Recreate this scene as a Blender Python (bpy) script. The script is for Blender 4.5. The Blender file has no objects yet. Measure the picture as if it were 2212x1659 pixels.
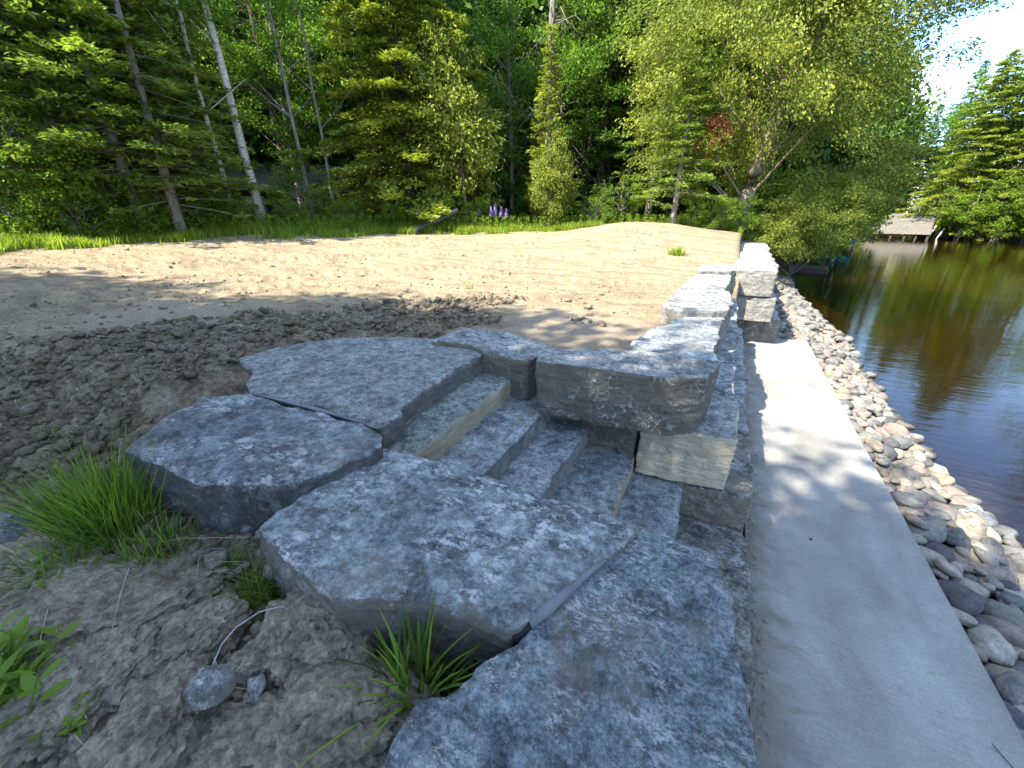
import bpy, bmesh, math, random
import numpy as np
from mathutils import Vector, Matrix
R = math.radians
random.seed(7); RNG = np.random.default_rng(7)
sc = bpy.context.scene
COL = sc.collection

# ------------------------------------------------------------------ camera
EYE = 2.8                      # eye height above the concrete walk, metres
FPX = 385.0                    # focal length for a 1024 px wide picture
PITCH = R(23.949); YAW = R(28.107)
cam = bpy.data.cameras.new('camera'); camo = bpy.data.objects.new('camera', cam); COL.objects.link(camo)
cam.sensor_width = 36; cam.lens = FPX / 1024 * 36; cam.clip_start = .02; cam.clip_end = 2000
camo.location = (0, 0, EYE); camo.rotation_euler = (math.pi / 2 - PITCH, 0, YAW)
sc.camera = camo

# ------------------------------------------------------------------ sky and sun
SUNX, SUNY = .50, .72          # horizontal run of a shadow per metre of height
SEL = math.atan(1 / math.hypot(SUNX, SUNY))
wd = bpy.data.worlds.new('World'); sc.world = wd; wd.use_nodes = True
nt = wd.node_tree; nt.nodes.clear()
def N(t, ty, **kw):
    n = t.nodes.new(ty)
    for k, v in kw.items():
        if hasattr(n, k): setattr(n, k, v)
        else: n.inputs[k].default_value = v
    return n
out = N(nt, 'ShaderNodeOutputWorld'); bg = N(nt, 'ShaderNodeBackground')
sky = N(nt, 'ShaderNodeTexSky', sky_type='NISHITA', sun_disc=False, sun_elevation=SEL,
        sun_rotation=math.atan2(-SUNX, -SUNY), air_density=1.0, dust_density=.1, ozone_density=3.4)
tc = N(nt, 'ShaderNodeTexCoord'); mp = N(nt, 'ShaderNodeMapping'); mp.inputs['Scale'].default_value = (1, 1, 2.6)
mp.inputs['Location'].default_value = (3.4, 1.2, .4)
no = N(nt, 'ShaderNodeTexNoise'); no.inputs['Scale'].default_value = 2.1; no.inputs['Detail'].default_value = 9; no.inputs['Roughness'].default_value = .55
rp = N(nt, 'ShaderNodeValToRGB'); rp.color_ramp.elements[0].position = .53; rp.color_ramp.elements[1].position = .66
mx = N(nt, 'ShaderNodeMixRGB'); mx.inputs[2].default_value = (7.2, 7.5, 8.0, 1)
nt.links.new(tc.outputs['Generated'], mp.inputs[0]); nt.links.new(mp.outputs[0], no.inputs[0])
nt.links.new(no.outputs[0], rp.inputs[0]); nt.links.new(rp.outputs[0], mx.inputs[0])
hs = N(nt, 'ShaderNodeHueSaturation'); hs.inputs['Saturation'].default_value = 1.08; nt.links.new(sky.outputs[0], hs.inputs['Color']); nt.links.new(hs.outputs[0], mx.inputs[1]); nt.links.new(mx.outputs[0], bg.inputs[0]); nt.links.new(bg.outputs[0], out.inputs[0])
bg.inputs[1].default_value = .14
sl = bpy.data.lights.new('sun', 'SUN'); sl.energy = 4.0; sl.angle = R(.53); sl.color = (1, .91, .74)
so = bpy.data.objects.new('sun', sl); COL.objects.link(so)
so.rotation_euler = Vector((-SUNX, -SUNY, 1)).to_track_quat('Z', 'Y').to_euler()
so.location = (-20, -30, 40)
sc.view_settings.view_transform = 'Standard'; sc.view_settings.look = 'None'
sc.view_settings.gamma = 1; sc.view_settings.use_curve_mapping = False
sc.view_settings.exposure = 2.1
sc.cycles.max_bounces = 6; sc.cycles.transparent_max_bounces = 8; sc.cycles.diffuse_bounces = 3
sc.cycles.caustics_reflective = False; sc.cycles.caustics_refractive = False

# ------------------------------------------------------------------ numbers
SS = 1024 / 2212
def at(x, y, z):
    """point of the place at height z that the survey photo shows at column x, row y (2212 px wide copy)"""
    u = x * SS - 512; v = y * SS - 384
    up = -FPX * math.sin(PITCH) - v * math.cos(PITCH); fw = FPX * math.cos(PITCH) - v * math.sin(PITCH)
    t = (z - EYE) / up; F = fw * t; L = u * t
    return (L * math.cos(YAW) - F * math.sin(YAW), L * math.sin(YAW) + F * math.cos(YAW))
def bear(px, r):
    """point r metres away in the compass direction of column px"""
    a = YAW - math.atan((px * SS - 512) / (FPX * math.cos(PITCH) + 171 * math.sin(PITCH)))
    return (-r * math.sin(a), r * math.cos(a))
def _h(ix, iy, iz, s):
    n = (ix * 374761393 + iy * 668265263 + iz * 2147483647 + s * 1274126177) & 0xffffffff
    n = ((n ^ (n >> 13)) * 1274126177) & 0xffffffff
    n = ((n ^ (n >> 16)) * 2246822519) & 0xffffffff
    return ((n ^ (n >> 15)) & 0xffff) / 65535.0
def vn(P, s=0):
    P = np.asarray(P, float); i = np.floor(P).astype(np.int64); f = P - i; f = f * f * f * (f * (f * 6 - 15) + 10)
    r = 0
    for dx in (0, 1):
        wx = f[:, 0] if dx else 1 - f[:, 0]
        for dy in (0, 1):
            wy = f[:, 1] if dy else 1 - f[:, 1]
            for dz in (0, 1):
                wz = f[:, 2] if dz else 1 - f[:, 2]
                r = r + wx * wy * wz * _h(i[:, 0] + dx, i[:, 1] + dy, i[:, 2] + dz, s)
    return r * 2 - 1
ROT = np.array([[.36, .48, -.8], [-.8, .6, 0], [.48, .64, .6]])
def fbm(P, o=4, s=0, g=.5, ridge=False):
    P = np.asarray(P, float); a = 1.; r = 0; t = 0
    for k in range(o):
        q = vn(P, s + k * 17)
        if ridge: q = 1 - 2 * np.abs(q)
        r = r + a * q; t += a; a *= g; P = P @ ROT.T * 2.03 + 11.3
    return r / t
def sst(x, a, b):
    t = np.clip((x - a) / (b - a), 0, 1); return t * t * (3 - 2 * t)

# ------------------------------------------------------------------ object helpers
def tag(o, label=None, cat=None, group=None, kind=None):
    if label: o['label'] = label
    if cat: o['category'] = cat
    if group: o['group'] = group
    if kind: o['kind'] = kind
    return o
def empty(name, loc=(0, 0, 0), rz=0):
    o = bpy.data.objects.new(name, None); COL.objects.link(o); o.location = loc; o.rotation_euler = (0, 0, rz)
    o.empty_display_size = .2
    return o
def link(name, me, parent=None, loc=None, rot=None, scale=None):
    o = bpy.data.objects.new(name, me); COL.objects.link(o)
    if parent: o.parent = parent
    if loc is not None: o.location = loc
    if rot is not None: o.rotation_euler = rot
    if scale is not None: o.scale = scale
    return o
def mesh_np(name, V, F, mat=None, attrs=None, smooth=False):
    """F: (n,k) int array, all faces with k corners"""
    me = bpy.data.meshes.new(name); V = np.ascontiguousarray(V, np.float32); F = np.ascontiguousarray(F, np.int32)
    k = F.shape[1]
    me.vertices.add(len(V)); me.vertices.foreach_set('co', V.ravel())
    me.loops.add(F.size); me.loops.foreach_set('vertex_index', F.ravel())
    me.polygons.add(len(F)); me.polygons.foreach_set('loop_start', np.arange(0, F.size, k, dtype=np.int32))
    me.polygons.foreach_set('loop_total', np.full(len(F), k, np.int32))
    me.update(calc_edges=True)
    if smooth: me.polygons.foreach_set('use_smooth', np.ones(len(F), bool))
    for nm, (dom, arr) in (attrs or {}).items():
        a = me.attributes.new(nm, 'FLOAT', dom); a.data.foreach_set('value', np.ascontiguousarray(arr, np.float32))
    if mat: me.materials.append(mat)
    return me
def getv(me):
    a = np.empty(len(me.vertices) * 3, np.float32); me.vertices.foreach_get('co', a); return a.reshape(-1, 3).astype(float)
def getn(me):
    a = np.empty(len(me.vertices) * 3, np.float32); me.vertex_normals.foreach_get('vector', a); return a.reshape(-1, 3).astype(float)
def setv(me, V):
    me.vertices.foreach_set('co', np.ascontiguousarray(V, np.float32).ravel()); me.update()
def shade(me):
    me.polygons.foreach_set('use_smooth', np.ones(len(me.polygons), bool))
class MB:
    """collects boxes, bars and tubes into one mesh"""
    def __init__(s): s.v = []; s.f = []
    def box(s, x0, x1, y0, y1, z0, z1, M=None):
        b = len(s.v)
        for z in (z0, z1):
            for x, y in ((x0, y0), (x1, y0), (x1, y1), (x0, y1)):
                p = Vector((x, y, z)); s.v.append(tuple(M @ p if M else p))
        s.f += [(b, b + 3, b + 2, b + 1), (b + 4, b + 5, b + 6, b + 7)] + [(b + i, b + (i + 1) % 4, b + 4 + (i + 1) % 4, b + 4 + i) for i in range(4)]
        return s
    def tube(s, path, rad, n=8, cap=True):
        path = [Vector(p) for p in path]; rad = rad if hasattr(rad, '__len__') else [rad] * len(path)
        b = len(s.v); up = Vector((0, 0, 1))
        for i, p in enumerate(path):
            t = (path[min(i + 1, len(path) - 1)] - path[max(i - 1, 0)]).normalized()
            a = t.cross(up)
            if a.length < .15: a = t.cross(Vector((1, 0, 0)))
            a.normalize(); c = t.cross(a)
            for k in range(n):
                w = 2 * math.pi * k / n; s.v.append(tuple(p + (a * math.cos(w) + c * math.sin(w)) * rad[i]))
        for i in range(len(path) - 1):
            for k in range(n):
                s.f.append((b + i * n + k, b + i * n + (k + 1) % n, b + (i + 1) * n + (k + 1) % n, b + (i + 1) * n + k))
        if cap:
            s.f.append(tuple(b + k for k in range(n))[::-1]); e = b + (len(path) - 1) * n
            s.f.append(tuple(e + k for k in range(n)))
        return s
    def build(s, name, mat, parent=None, smooth=False):
        me = bpy.data.meshes.new(name); me.from_pydata(s.v, [], s.f)
        bm = bmesh.new(); bm.from_mesh(me); bmesh.ops.recalc_face_normals(bm, faces=bm.faces); bm.to_mesh(me); bm.free()
        me.materials.append(mat)
        if smooth: shade(me)
        return link(name, me, parent)

# ------------------------------------------------------------------ materials
def newmat(name):
    m = bpy.data.materials.new(name); m.use_nodes = True; t = m.node_tree; t.nodes.clear()
    o = N(t, 'ShaderNodeOutputMaterial'); b = N(t, 'ShaderNodeBsdfPrincipled'); t.links.new(b.outputs[0], o.inputs[0])
    b.inputs['Roughness'].default_value = .85; b.inputs['Specular IOR Level'].default_value = .3
    return m, t, b, o
def noise(t, vec, scale, detail=6, rough=.6, dist=0.):
    n = N(t, 'ShaderNodeTexNoise'); n.inputs['Scale'].default_value = scale; n.inputs['Detail'].default_value = detail
    n.inputs['Roughness'].default_value = rough; n.inputs['Distortion'].default_value = dist
    if vec: t.links.new(vec, n.inputs['Vector'])
    return n.outputs[0]
def ramp(t, fac, stops):
    r = N(t, 'ShaderNodeValToRGB'); e = r.color_ramp.elements
    while len(e) < len(stops): e.new(.5)
    for k, (p, c) in enumerate(stops):
        e[k].position = p; e[k].color = c if len(c) == 4 else (*c, 1)
    t.links.new(fac, r.inputs[0]); return r.outputs[0]
def mix(t, fac, a, b, mode='MIX'):
    m = N(t, 'ShaderNodeMixRGB', blend_type=mode)
    for i, v in ((0, fac), (1, a), (2, b)):
        if hasattr(v, 'links'): t.links.new(v, m.inputs[i])
        elif i == 0: m.inputs[0].default_value = v
        else: m.inputs[i].default_value = (*v, 1) if len(v) == 3 else v
    return m.outputs[0]
def math_(t, op, a, b=0., clamp=False):
    m = N(t, 'ShaderNodeMath', operation=op); m.use_clamp = clamp
    for i, v in ((0, a), (1, b)):
        if hasattr(v, 'links'): t.links.new(v, m.inputs[i])
        else: m.inputs[i].default_value = v
    return m.outputs[0]
def bump(t, b, h, dist, strength=1.):
    n = N(t, 'ShaderNodeBump'); n.inputs['Distance'].default_value = dist; n.inputs['Strength'].default_value = strength
    t.links.new(h, n.inputs['Height']); t.links.new(n.outputs[0], b.inputs['Normal'])
def geo_pos(t): return N(t, 'ShaderNodeNewGeometry').outputs['Position']
def mapped(t, vec, sc_, rot=(0, 0, 0)):
    m = N(t, 'ShaderNodeMapping'); m.inputs['Scale'].default_value = sc_; m.inputs['Rotation'].default_value = rot
    t.links.new(vec, m.inputs[0]); return m.outputs[0]
def simple(name, col, rough=.8, nscale=6., var=.25, bumpd=.004, stretch=(1, 1, 1), spec=.3):
    m, t, b, o = newmat(name); v = N(t, 'ShaderNodeTexCoord').outputs['Object']
    v = mapped(t, v, stretch); n = noise(t, v, nscale, 8, .65)
    lo = tuple(c * (1 - var) for c in col); hi = tuple(min(1, c * (1 + var)) for c in col)
    t.links.new(ramp(t, n, [(.3, lo), (.7, hi)]), b.inputs['Base Color']); b.inputs['Roughness'].default_value = rough
    b.inputs['Specular IOR Level'].default_value = spec
    if bumpd: bump(t, b, n, bumpd)
    return m
def stone_mat(name, base=(.17, .185, .205), dark=(.085, .09, .10), white=.5, brown=.25, side=None, sidemix=0., scale=1., pit=1., veins=.3, sidewhite=.0, gain=1.):
    base = (base[0] * 1.0, base[1] * 1.03, base[2] * .95); base = tuple(c * gain for c in base); dark = tuple(c * gain * .8 for c in dark); side = tuple(c * gain for c in side) if side else None
    m, t, b, o = newmat(name); P = geo_pos(t); Ob = N(t, 'ShaderNodeObjectInfo')
    off = N(t, 'ShaderNodeVectorMath', operation='ADD'); t.links.new(P, off.inputs[0])
    cv = N(t, 'ShaderNodeCombineXYZ'); t.links.new(math_(t, 'MULTIPLY', Ob.outputs['Random'], 13.7), cv.inputs[0]); t.links.new(cv.outputs[0], off.inputs[1])
    v = off.outputs[0]
    n1 = noise(t, v, 3.2 * scale, 10, .66, .4)
    n2 = noise(t, v, 10 * scale, 12, .76, .2)
    n3 = noise(t, v, 34 * scale, 8, .85)
    col = ramp(t, n1, [(.32, dark), (.50, base), (.68, tuple(c * 1.35 for c in base))])
    col = mix(t, .8, col, ramp(t, n2, [(.40, (.34, .34, .35)), (.5, (1, 1, 1)), (.60, (1.6, 1.6, 1.57))]), 'MULTIPLY')
    col = mix(t, .75, col, ramp(t, n3, [(.41, (.40, .40, .41)), (.5, (1, 1, 1)), (.59, (1.6, 1.6, 1.6))]), 'MULTIPLY')
    nb = noise(t, v, 1.7 * scale, 8, .6, .6)
    fb = math_(t, 'MULTIPLY', ramp(t, nb, [(.52, (0, 0, 0)), (.66, (1, 1, 1))]), brown)
    col = mix(t, fb, col, (.30, .26, .20))
    sepn = N(t, 'ShaderNodeSeparateXYZ'); t.links.new(N(t, 'ShaderNodeNewGeometry').outputs['Normal'], sepn.inputs[0])
    upm = ramp(t, sepn.outputs[2], [(.35, (0, 0, 0)), (.75, (1, 1, 1))])
    if side:
        sidec = mix(t, .75, side, ramp(t, noise(t, mapped(t, v, (1, 1, 5)), 9, 9, .68, .5), [(.3, (.55, .53, .5)), (.7, (1.35, 1.3, 1.2))]), 'MULTIPLY')
        col = mix(t, math_(t, 'MULTIPLY', math_(t, 'SUBTRACT', 1., upm), sidemix), col, sidec)
    # white crust: patchy, broken up finely
    w1 = ramp(t, noise(t, v, 2.3 * scale, 10, .72, .3), [(.46, (0, 0, 0)), (.58, (1, 1, 1))])
    w2 = ramp(t, noise(t, mapped(t, v, (1, 1.5, 1)), 15 * scale, 10, .82, .25), [(.495, (0, 0, 0)), (.555, (1, 1, 1))])
    wm = math_(t, 'MULTIPLY', math_(t, 'MULTIPLY', w1, w2), white, True)
    vor = N(t, 'ShaderNodeTexVoronoi', feature='DISTANCE_TO_EDGE'); vor.inputs['Scale'].default_value = 4.2 * scale
    dv = N(t, 'ShaderNodeVectorMath', operation='ADD'); t.links.new(v, dv.inputs[0])
    nz = N(t, 'ShaderNodeTexNoise'); nz.inputs['Scale'].default_value = 7; nz.inputs['Detail'].default_value = 6; t.links.new(v, nz.inputs[0])
    ms = N(t, 'ShaderNodeVectorMath', operation='SCALE'); ms.inputs['Scale'].default_value = .55; t.links.new(nz.outputs['Color'], ms.inputs[0]); t.links.new(ms.outputs[0], dv.inputs[1])
    t.links.new(dv.outputs[0], vor.inputs['Vector'])
    vm = ramp(t, vor.outputs[0], [(.012, (1, 1, 1)), (.045, (0, 0, 0))])
    vk = ramp(t, noise(t, v, 2.6, 6, .7, .5), [(.50, (0, 0, 0)), (.58, (1, 1, 1))])
    vk2 = ramp(t, noise(t, v, 40, 4, .7), [(.40, (0, 0, 0)), (.5, (1, 1, 1))])
    vm = math_(t, 'MULTIPLY', math_(t, 'MULTIPLY', math_(t, 'MULTIPLY', vm, vk), vk2), veins)
    keep = math_(t, 'ADD', upm, sidewhite, True)
    wt = math_(t, 'MAXIMUM', math_(t, 'MULTIPLY', wm, keep), vm, True)
    # fine salt specks
    sp = ramp(t, noise(t, v, 42 * scale, 4, .8, .5), [(.62, (0, 0, 0)), (.67, (1, 1, 1))])
    wt = math_(t, 'MAXIMUM', wt, math_(t, 'MULTIPLY', sp, .30 * min(1, white)), True)
    col = mix(t, wt, col, (.76, .765, .77))
    t.links.new(col, b.inputs['Base Color']); b.inputs['Roughness'].default_value = .82
    hh = math_(t, 'ADD', math_(t, 'MULTIPLY', n2, 1.1), math_(t, 'MULTIPLY', n3, .6)); hh = math_(t, 'ADD', hh, math_(t, 'MULTIPLY', wt, .12))
    bump(t, b, hh, .045 * pit)
    return m
M = {}
M['slab_rock'] = stone_mat('mottled grey limestone', white=1.2, brown=.5, scale=.8, veins=.15, side=(.13, .115, .105), sidemix=.85, sidewhite=.25, gain=1.45)
M['near_rock'] = stone_mat('coarse blue grey limestone', base=(.16, .185, .22), dark=(.07, .08, .10), white=1.1, brown=.6, scale=2.3, pit=1.2, veins=0, side=(.12, .125, .135), sidemix=.5, sidewhite=.4, gain=1.50)
M['dark_slab'] = stone_mat('dark grey limestone', base=(.15, .165, .19), dark=(.05, .055, .065), white=1.2, brown=.35, scale=.65, pit=1.5, veins=.1, side=(.06, .062, .068), sidemix=.8, sidewhite=.3, gain=1.35)
M['landing'] = stone_mat('smooth pitted grey limestone', base=(.20, .205, .215), dark=(.14, .145, .15), white=.18, brown=.25, scale=1.6, veins=.08, side=(.10, .095, .09), sidemix=.8, gain=1.35)
M['step'] = stone_mat('blue grey step stone', base=(.165, .18, .20), dark=(.085, .095, .11), white=.3, brown=.45, scale=1.3, veins=.12, side=(.12, .115, .11), sidemix=.6, gain=1.75)
M['cream_step'] = stone_mat('green grey stone with cream face', base=(.20, .215, .21), dark=(.14, .15, .15), white=.12, brown=.1, scale=1.6, veins=0, side=(.38, .345, .255), sidemix=1., gain=1.30)
M['tan_edge'] = stone_mat('grey step stone with tan edge', base=(.165, .18, .20), dark=(.09, .10, .11), white=.25, brown=.7, scale=1.3, veins=0, side=(.34, .29, .20), sidemix=.9, gain=1.35)
M['wall_rock'] = stone_mat('grey stone with brown broken faces', base=(.20, .21, .225), dark=(.12, .12, .125), white=.8, brown=.45, side=(.13, .115, .095), sidemix=.9, veins=.62, gain=1.30)
M['pale_rock'] = stone_mat('pale grey stone', base=(.27, .275, .285), dark=(.15, .15, .155), white=1.1, brown=.15, side=(.20, .19, .175), sidemix=.7, veins=.05, sidewhite=.15, gain=1.10)
M['cream_rock'] = stone_mat('stone with cream broken face', base=(.20, .205, .21), dark=(.12, .12, .12), white=.5, brown=.2, side=(.47, .41, .32), sidemix=1., veins=0, gain=1.50)
M['soil_rock'] = stone_mat('soil stained dark stone', base=(.13, .125, .115), dark=(.06, .06, .06), white=.7, brown=.7, veins=.2, side=(.15, .13, .11), sidemix=.6, sidewhite=.5, gain=1.40)

# cobbles: colour from the object's own random number
def cobble_mat():
    m, t, b, o = newmat('river cobble'); oi = N(t, 'ShaderNodeObjectInfo'); v = N(t, 'ShaderNodeTexCoord').outputs['Object']
    r = N(t, 'ShaderNodeValToRGB'); r.color_ramp.interpolation = 'CONSTANT'
    cols = [(.17, .17, .17), (.24, .21, .185), (.13, .145, .15), (.25, .225, .18), (.20, .205, .20), (.24, .20, .18), (.085, .09, .10), (.28, .265, .23), (.17, .18, .17), (.21, .20, .195), (.33, .315, .28)]
    e = r.color_ramp.elements
    while len(e) < len(cols): e.new(.5)
    for k, c in enumerate(cols): e[k].position = k / len(cols); e[k].color = (*c, 1)
    at_ = N(t, 'ShaderNodeAttribute', attribute_name='pick')
    t.links.new(math_(t, 'FRACT', math_(t, 'ADD', oi.outputs['Random'], at_.outputs['Fac'])), r.inputs[0])
    ad = N(t, 'ShaderNodeVectorMath', operation='ADD'); t.links.new(v, ad.inputs[0])
    cv = N(t, 'ShaderNodeCombineXYZ'); t.links.new(math_(t, 'MULTIPLY', oi.outputs['Random'], 31.), cv.inputs[0]); t.links.new(cv.outputs[0], ad.inputs[1])
    n = noise(t, mapped(t, ad.outputs[0], (1, 1.6, 3)), 1.6, 9, .72, 1.2); n2 = noise(t, ad.outputs[0], 9, 8, .75)
    c = mix(t, .85, r.outputs[0], ramp(t, n, [(.3, (.42, .43, .45)), (.5, (.86, .80, .74)), (.7, (1.3, 1.2, 1.08))]), 'MULTIPLY')
    c = mix(t, .7, c, ramp(t, n2, [(.35, (.6, .6, .6)), (.65, (1.35, 1.35, 1.35))]), 'MULTIPLY')
    zz = N(t, 'ShaderNodeSeparateXYZ'); t.links.new(geo_pos(t), zz.inputs[0]); wet = ramp(t, math_(t, 'MULTIPLY', math_(t, 'ADD', zz.outputs[2], .40), 8.), [(.2, (1, 1, 1)), (.55, (0, 0, 0))])
    c = mix(t, wet, c, (.38, .34, .30), 'MULTIPLY'); t.links.new(math_(t, 'SUBTRACT', .72, math_(t, 'MULTIPLY', wet, .45)), b.inputs['Roughness'])
    t.links.new(c, b.inputs['Base Color'])
    bump(t, b, n2, .02, .6)
    return m
M['cobble'] = cobble_mat()

def ground_mat():
    m, t, b, o = newmat('sand soil and turf'); P = geo_pos(t)
    A = lambda k: N(t, 'ShaderNodeAttribute', attribute_name=k).outputs['Fac']
    fine = noise(t, P, 30, 10, .80); med = noise(t, P, 4.0, 8, .65, .4)
    streak = noise(t, mapped(t, P, (.55, 1.5, 1), (0, 0, R(24))), 1.9, 12, .80, .25)
    sand = ramp(t, fine, [(.36, (.30, .237, .15)), (.64, (.50, .415, .28))])
    earth = ramp(t, fine, [(.3, (.13, .095, .062)), (.7, (.30, .235, .165))])
    k = ramp(t, streak, [(.42, (1, 1, 1)), (.54, (0, 0, 0))])
    dry = mix(t, math_(t, 'MULTIPLY', k, .8), sand, earth)
    litter = ramp(t, noise(t, mapped(t, P, (1, 1.5, 1), (0, 0, R(20))), 13, 10, .85, .3), [(.50, (0, 0, 0)), (.57, (1, 1, 1))])
    dry = mix(t, math_(t, 'MULTIPLY', litter, .55), dry, (.16, .12, .075))
    clod = ramp(t, med, [(.34, (.17, .133, .09)), (.5, (.39, .33, .245)), (.66, (.58, .51, .395))])
    clod = mix(t, .75, clod, ramp(t, fine, [(.40, (.40, .40, .40)), (.60, (1.45, 1.45, 1.45))]), 'MULTIPLY')
    clod = mix(t, A('damp'), clod, (.66, .62, .57), 'MULTIPLY')
    c = mix(t, A('clod'), dry, clod)
    c = mix(t, A('sand'), c, ramp(t, fine, [(.3, (.34, .27, .20)), (.7, (.45, .37, .285))]))
    turf = ramp(t, med, [(.35, (.035, .045, .018)), (.65, (.07, .08, .03))])
    c = mix(t, A('turf'), c, turf)
    bed = ramp(t, med, [(.35, (.035, .02, .008)), (.65, (.09, .05, .02))])
    c = mix(t, A('bed'), c, bed)
    t.links.new(c, b.inputs['Base Color']); b.inputs['Roughness'].default_value = .95; b.inputs['Specular IOR Level'].default_value = .1
    vo = N(t, 'ShaderNodeTexVoronoi'); vo.inputs['Scale'].default_value = 22; dz_ = N(t, 'ShaderNodeVectorMath', operation='ADD'); t.links.new(P, dz_.inputs[0])
    nn = N(t, 'ShaderNodeTexNoise'); nn.inputs['Scale'].default_value = 30; t.links.new(P, nn.inputs[0]); sc2 = N(t, 'ShaderNodeVectorMath', operation='SCALE'); sc2.inputs['Scale'].default_value = .06; t.links.new(nn.outputs['Color'], sc2.inputs[0]); t.links.new(sc2.outputs[0], dz_.inputs[1]); t.links.new(dz_.outputs[0], vo.inputs['Vector'])
    h = math_(t, 'ADD', math_(t, 'MULTIPLY', med, .8), math_(t, 'MULTIPLY', fine, .6)); h = math_(t, 'SUBTRACT', h, math_(t, 'MULTIPLY', vo.outputs['Distance'], math_(t, 'MULTIPLY', A('clod'), .45))); bump(t, b, h, .08)
    return m
M['ground'] = ground_mat()
def clod_mat():
    m, t, b, o = newmat('dry clay soil'); P = geo_pos(t)
    n = noise(t, P, 6, 12, .78, .2); f = noise(t, P, 30, 10, .85)
    c = ramp(t, n, [(.34, (.25, .20, .145)), (.5, (.48, .415, .315)), (.66, (.64, .57, .45))])
    c = mix(t, N(t, 'ShaderNodeAttribute', attribute_name='damp').outputs['Fac'], c, mix(t, 1., c, (.60, .56, .51), 'MULTIPLY'))
    c = mix(t, .75, c, ramp(t, f, [(.40, (.35, .35, .35)), (.60, (1.5, 1.5, 1.5))]), 'MULTIPLY')
    t.links.new(c, b.inputs['Base Color']); b.inputs['Roughness'].default_value = .97; b.inputs['Specular IOR Level'].default_value = .08
    bump(t, b, math_(t, 'ADD', n, math_(t, 'MULTIPLY', f, .7)), .08)
    return m
M['clod'] = clod_mat()
def concrete_mat():
    m, t, b, o = newmat('pale broom finished concrete'); P = geo_pos(t)
    big = noise(t, mapped(t, P, (1.2, .7, 1), (0, 0, R(25))), 1.3, 8, .6, .5); fine = noise(t, P, 55, 6, .75)
    br = noise(t, mapped(t, P, (1.5, 14, 1), (0, 0, R(14))), 5, 7, .65, .4)
    c = ramp(t, big, [(.34, (.215, .21, .195)), (.52, (.30, .295, .275)), (.68, (.37, .365, .345))])
    c = mix(t, .8, c, ramp(t, fine, [(.3, (.74, .74, .74)), (.7, (1.18, 1.18, 1.18))]), 'MULTIPLY')
    c = mix(t, .8, c, ramp(t, br, [(.3, (.86, .86, .86)), (.7, (1.1, 1.1, 1.1))]), 'MULTIPLY')
    # soil washed along the foot of the wall
    sx = N(t, 'ShaderNodeSeparateXYZ'); t.links.new(P, sx.inputs[0])
    edge = math_(t, 'ADD', math_(t, 'MULTIPLY', math_(t, 'SUBTRACT', sx.outputs[0], .66), 2.3), math_(t, 'MULTIPLY', math_(t, 'SUBTRACT', noise(t, mapped(t, P, (1, 1.6, 1), (0, 0, R(-20))), 3.2, 8, .68, .6), .5), 2.4))
    st = ramp(t, edge, [(.05, (1, 1, 1)), (.75, (0, 0, 0))])
    c = mix(t, math_(t, 'MULTIPLY', st, .8), c, (.15, .13, .10))
    hl = math_(t, 'ABSOLUTE', math_(t, 'SUBTRACT', noise(t, mapped(t, P, (1, 2.2, 1), (0, 0, R(35))), 1.1, 7, .6, .3), .5)); hl = ramp(t, hl, [(.0, (1, 1, 1)), (.006, (0, 0, 0))])
    c = mix(t, math_(t, 'MULTIPLY', hl, math_(t, 'MULTIPLY', ramp(t, big, [(.48, (0, 0, 0)), (.6, (1, 1, 1))]), .45)), c, (.14, .13, .11))
    blot = ramp(t, noise(t, P, 2.6, 9, .75, .3), [(.52, (0, 0, 0)), (.70, (1, 1, 1))]); c = mix(t, math_(t, 'MULTIPLY', blot, .35), c, (.20, .185, .16))
    pit_ = ramp(t, noise(t, P, 90, 3, .8), [(.30, (1, 1, 1)), (.36, (0, 0, 0))]); c = mix(t, math_(t, 'MULTIPLY', pit_, .5), c, (.12, .12, .11))
    t.links.new(c, b.inputs['Base Color']); b.inputs['Roughness'].default_value = .8
    bump(t, b, math_(t, 'ADD', math_(t, 'MULTIPLY', fine, .9), math_(t, 'MULTIPLY', br, .8)), .012)
    return m
M['concrete'] = concrete_mat()
def leaf_mat(name, c0, c1, trans=.35, spec=.25):
    m = bpy.data.materials.new(name); m.use_nodes = True; t = m.node_tree; t.nodes.clear()
    o = N(t, 'ShaderNodeOutputMaterial'); b = N(t, 'ShaderNodeBsdfPrincipled'); tr = N(t, 'ShaderNodeBsdfTranslucent'); mx_ = N(t, 'ShaderNodeMixShader')
    a = N(t, 'ShaderNodeAttribute', attribute_name='tint').outputs['Fac']
    n = noise(t, geo_pos(t), .8, 5, .6)
    f = math_(t, 'ADD', math_(t, 'MULTIPLY', a, .75), math_(t, 'MULTIPLY', math_(t, 'SUBTRACT', n, .5), .9), True)
    c = ramp(t, f, [(0., c0), (1., c1)])
    t.links.new(c, b.inputs['Base Color']); b.inputs['Roughness'].default_value = .55; b.inputs['Specular IOR Level'].default_value = spec
    t.links.new(mix(t, 1., c, (1.3, 1.35, .7), 'MULTIPLY'), tr.inputs[0]); mx_.inputs[0].default_value = trans
    t.links.new(b.outputs[0], mx_.inputs[1]); t.links.new(tr.outputs[0], mx_.inputs[2]); t.links.new(mx_.outputs[0], o.inputs[0])
    return m
M['spruce'] = leaf_mat('spruce needles with fresh growth', (.060, .105, .018), (.46, .52, .075))
M['dark_pine'] = leaf_mat('dark pine needles', (.022, .052, .014), (.11, .18, .04))
M['woods'] = leaf_mat('mixed woodland leaves', (.035, .085, .016), (.17, .27, .045))
M['cedar'] = leaf_mat('yellow green cedar sprays', (.060, .100, .018), (.46, .51, .075))
M['fir'] = leaf_mat('soft green fir needles', (.065, .120, .022), (.34, .45, .075))
M['maple'] = leaf_mat('bright green leaves', (.050, .120, .012), (.22, .38, .035), .45)
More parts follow.
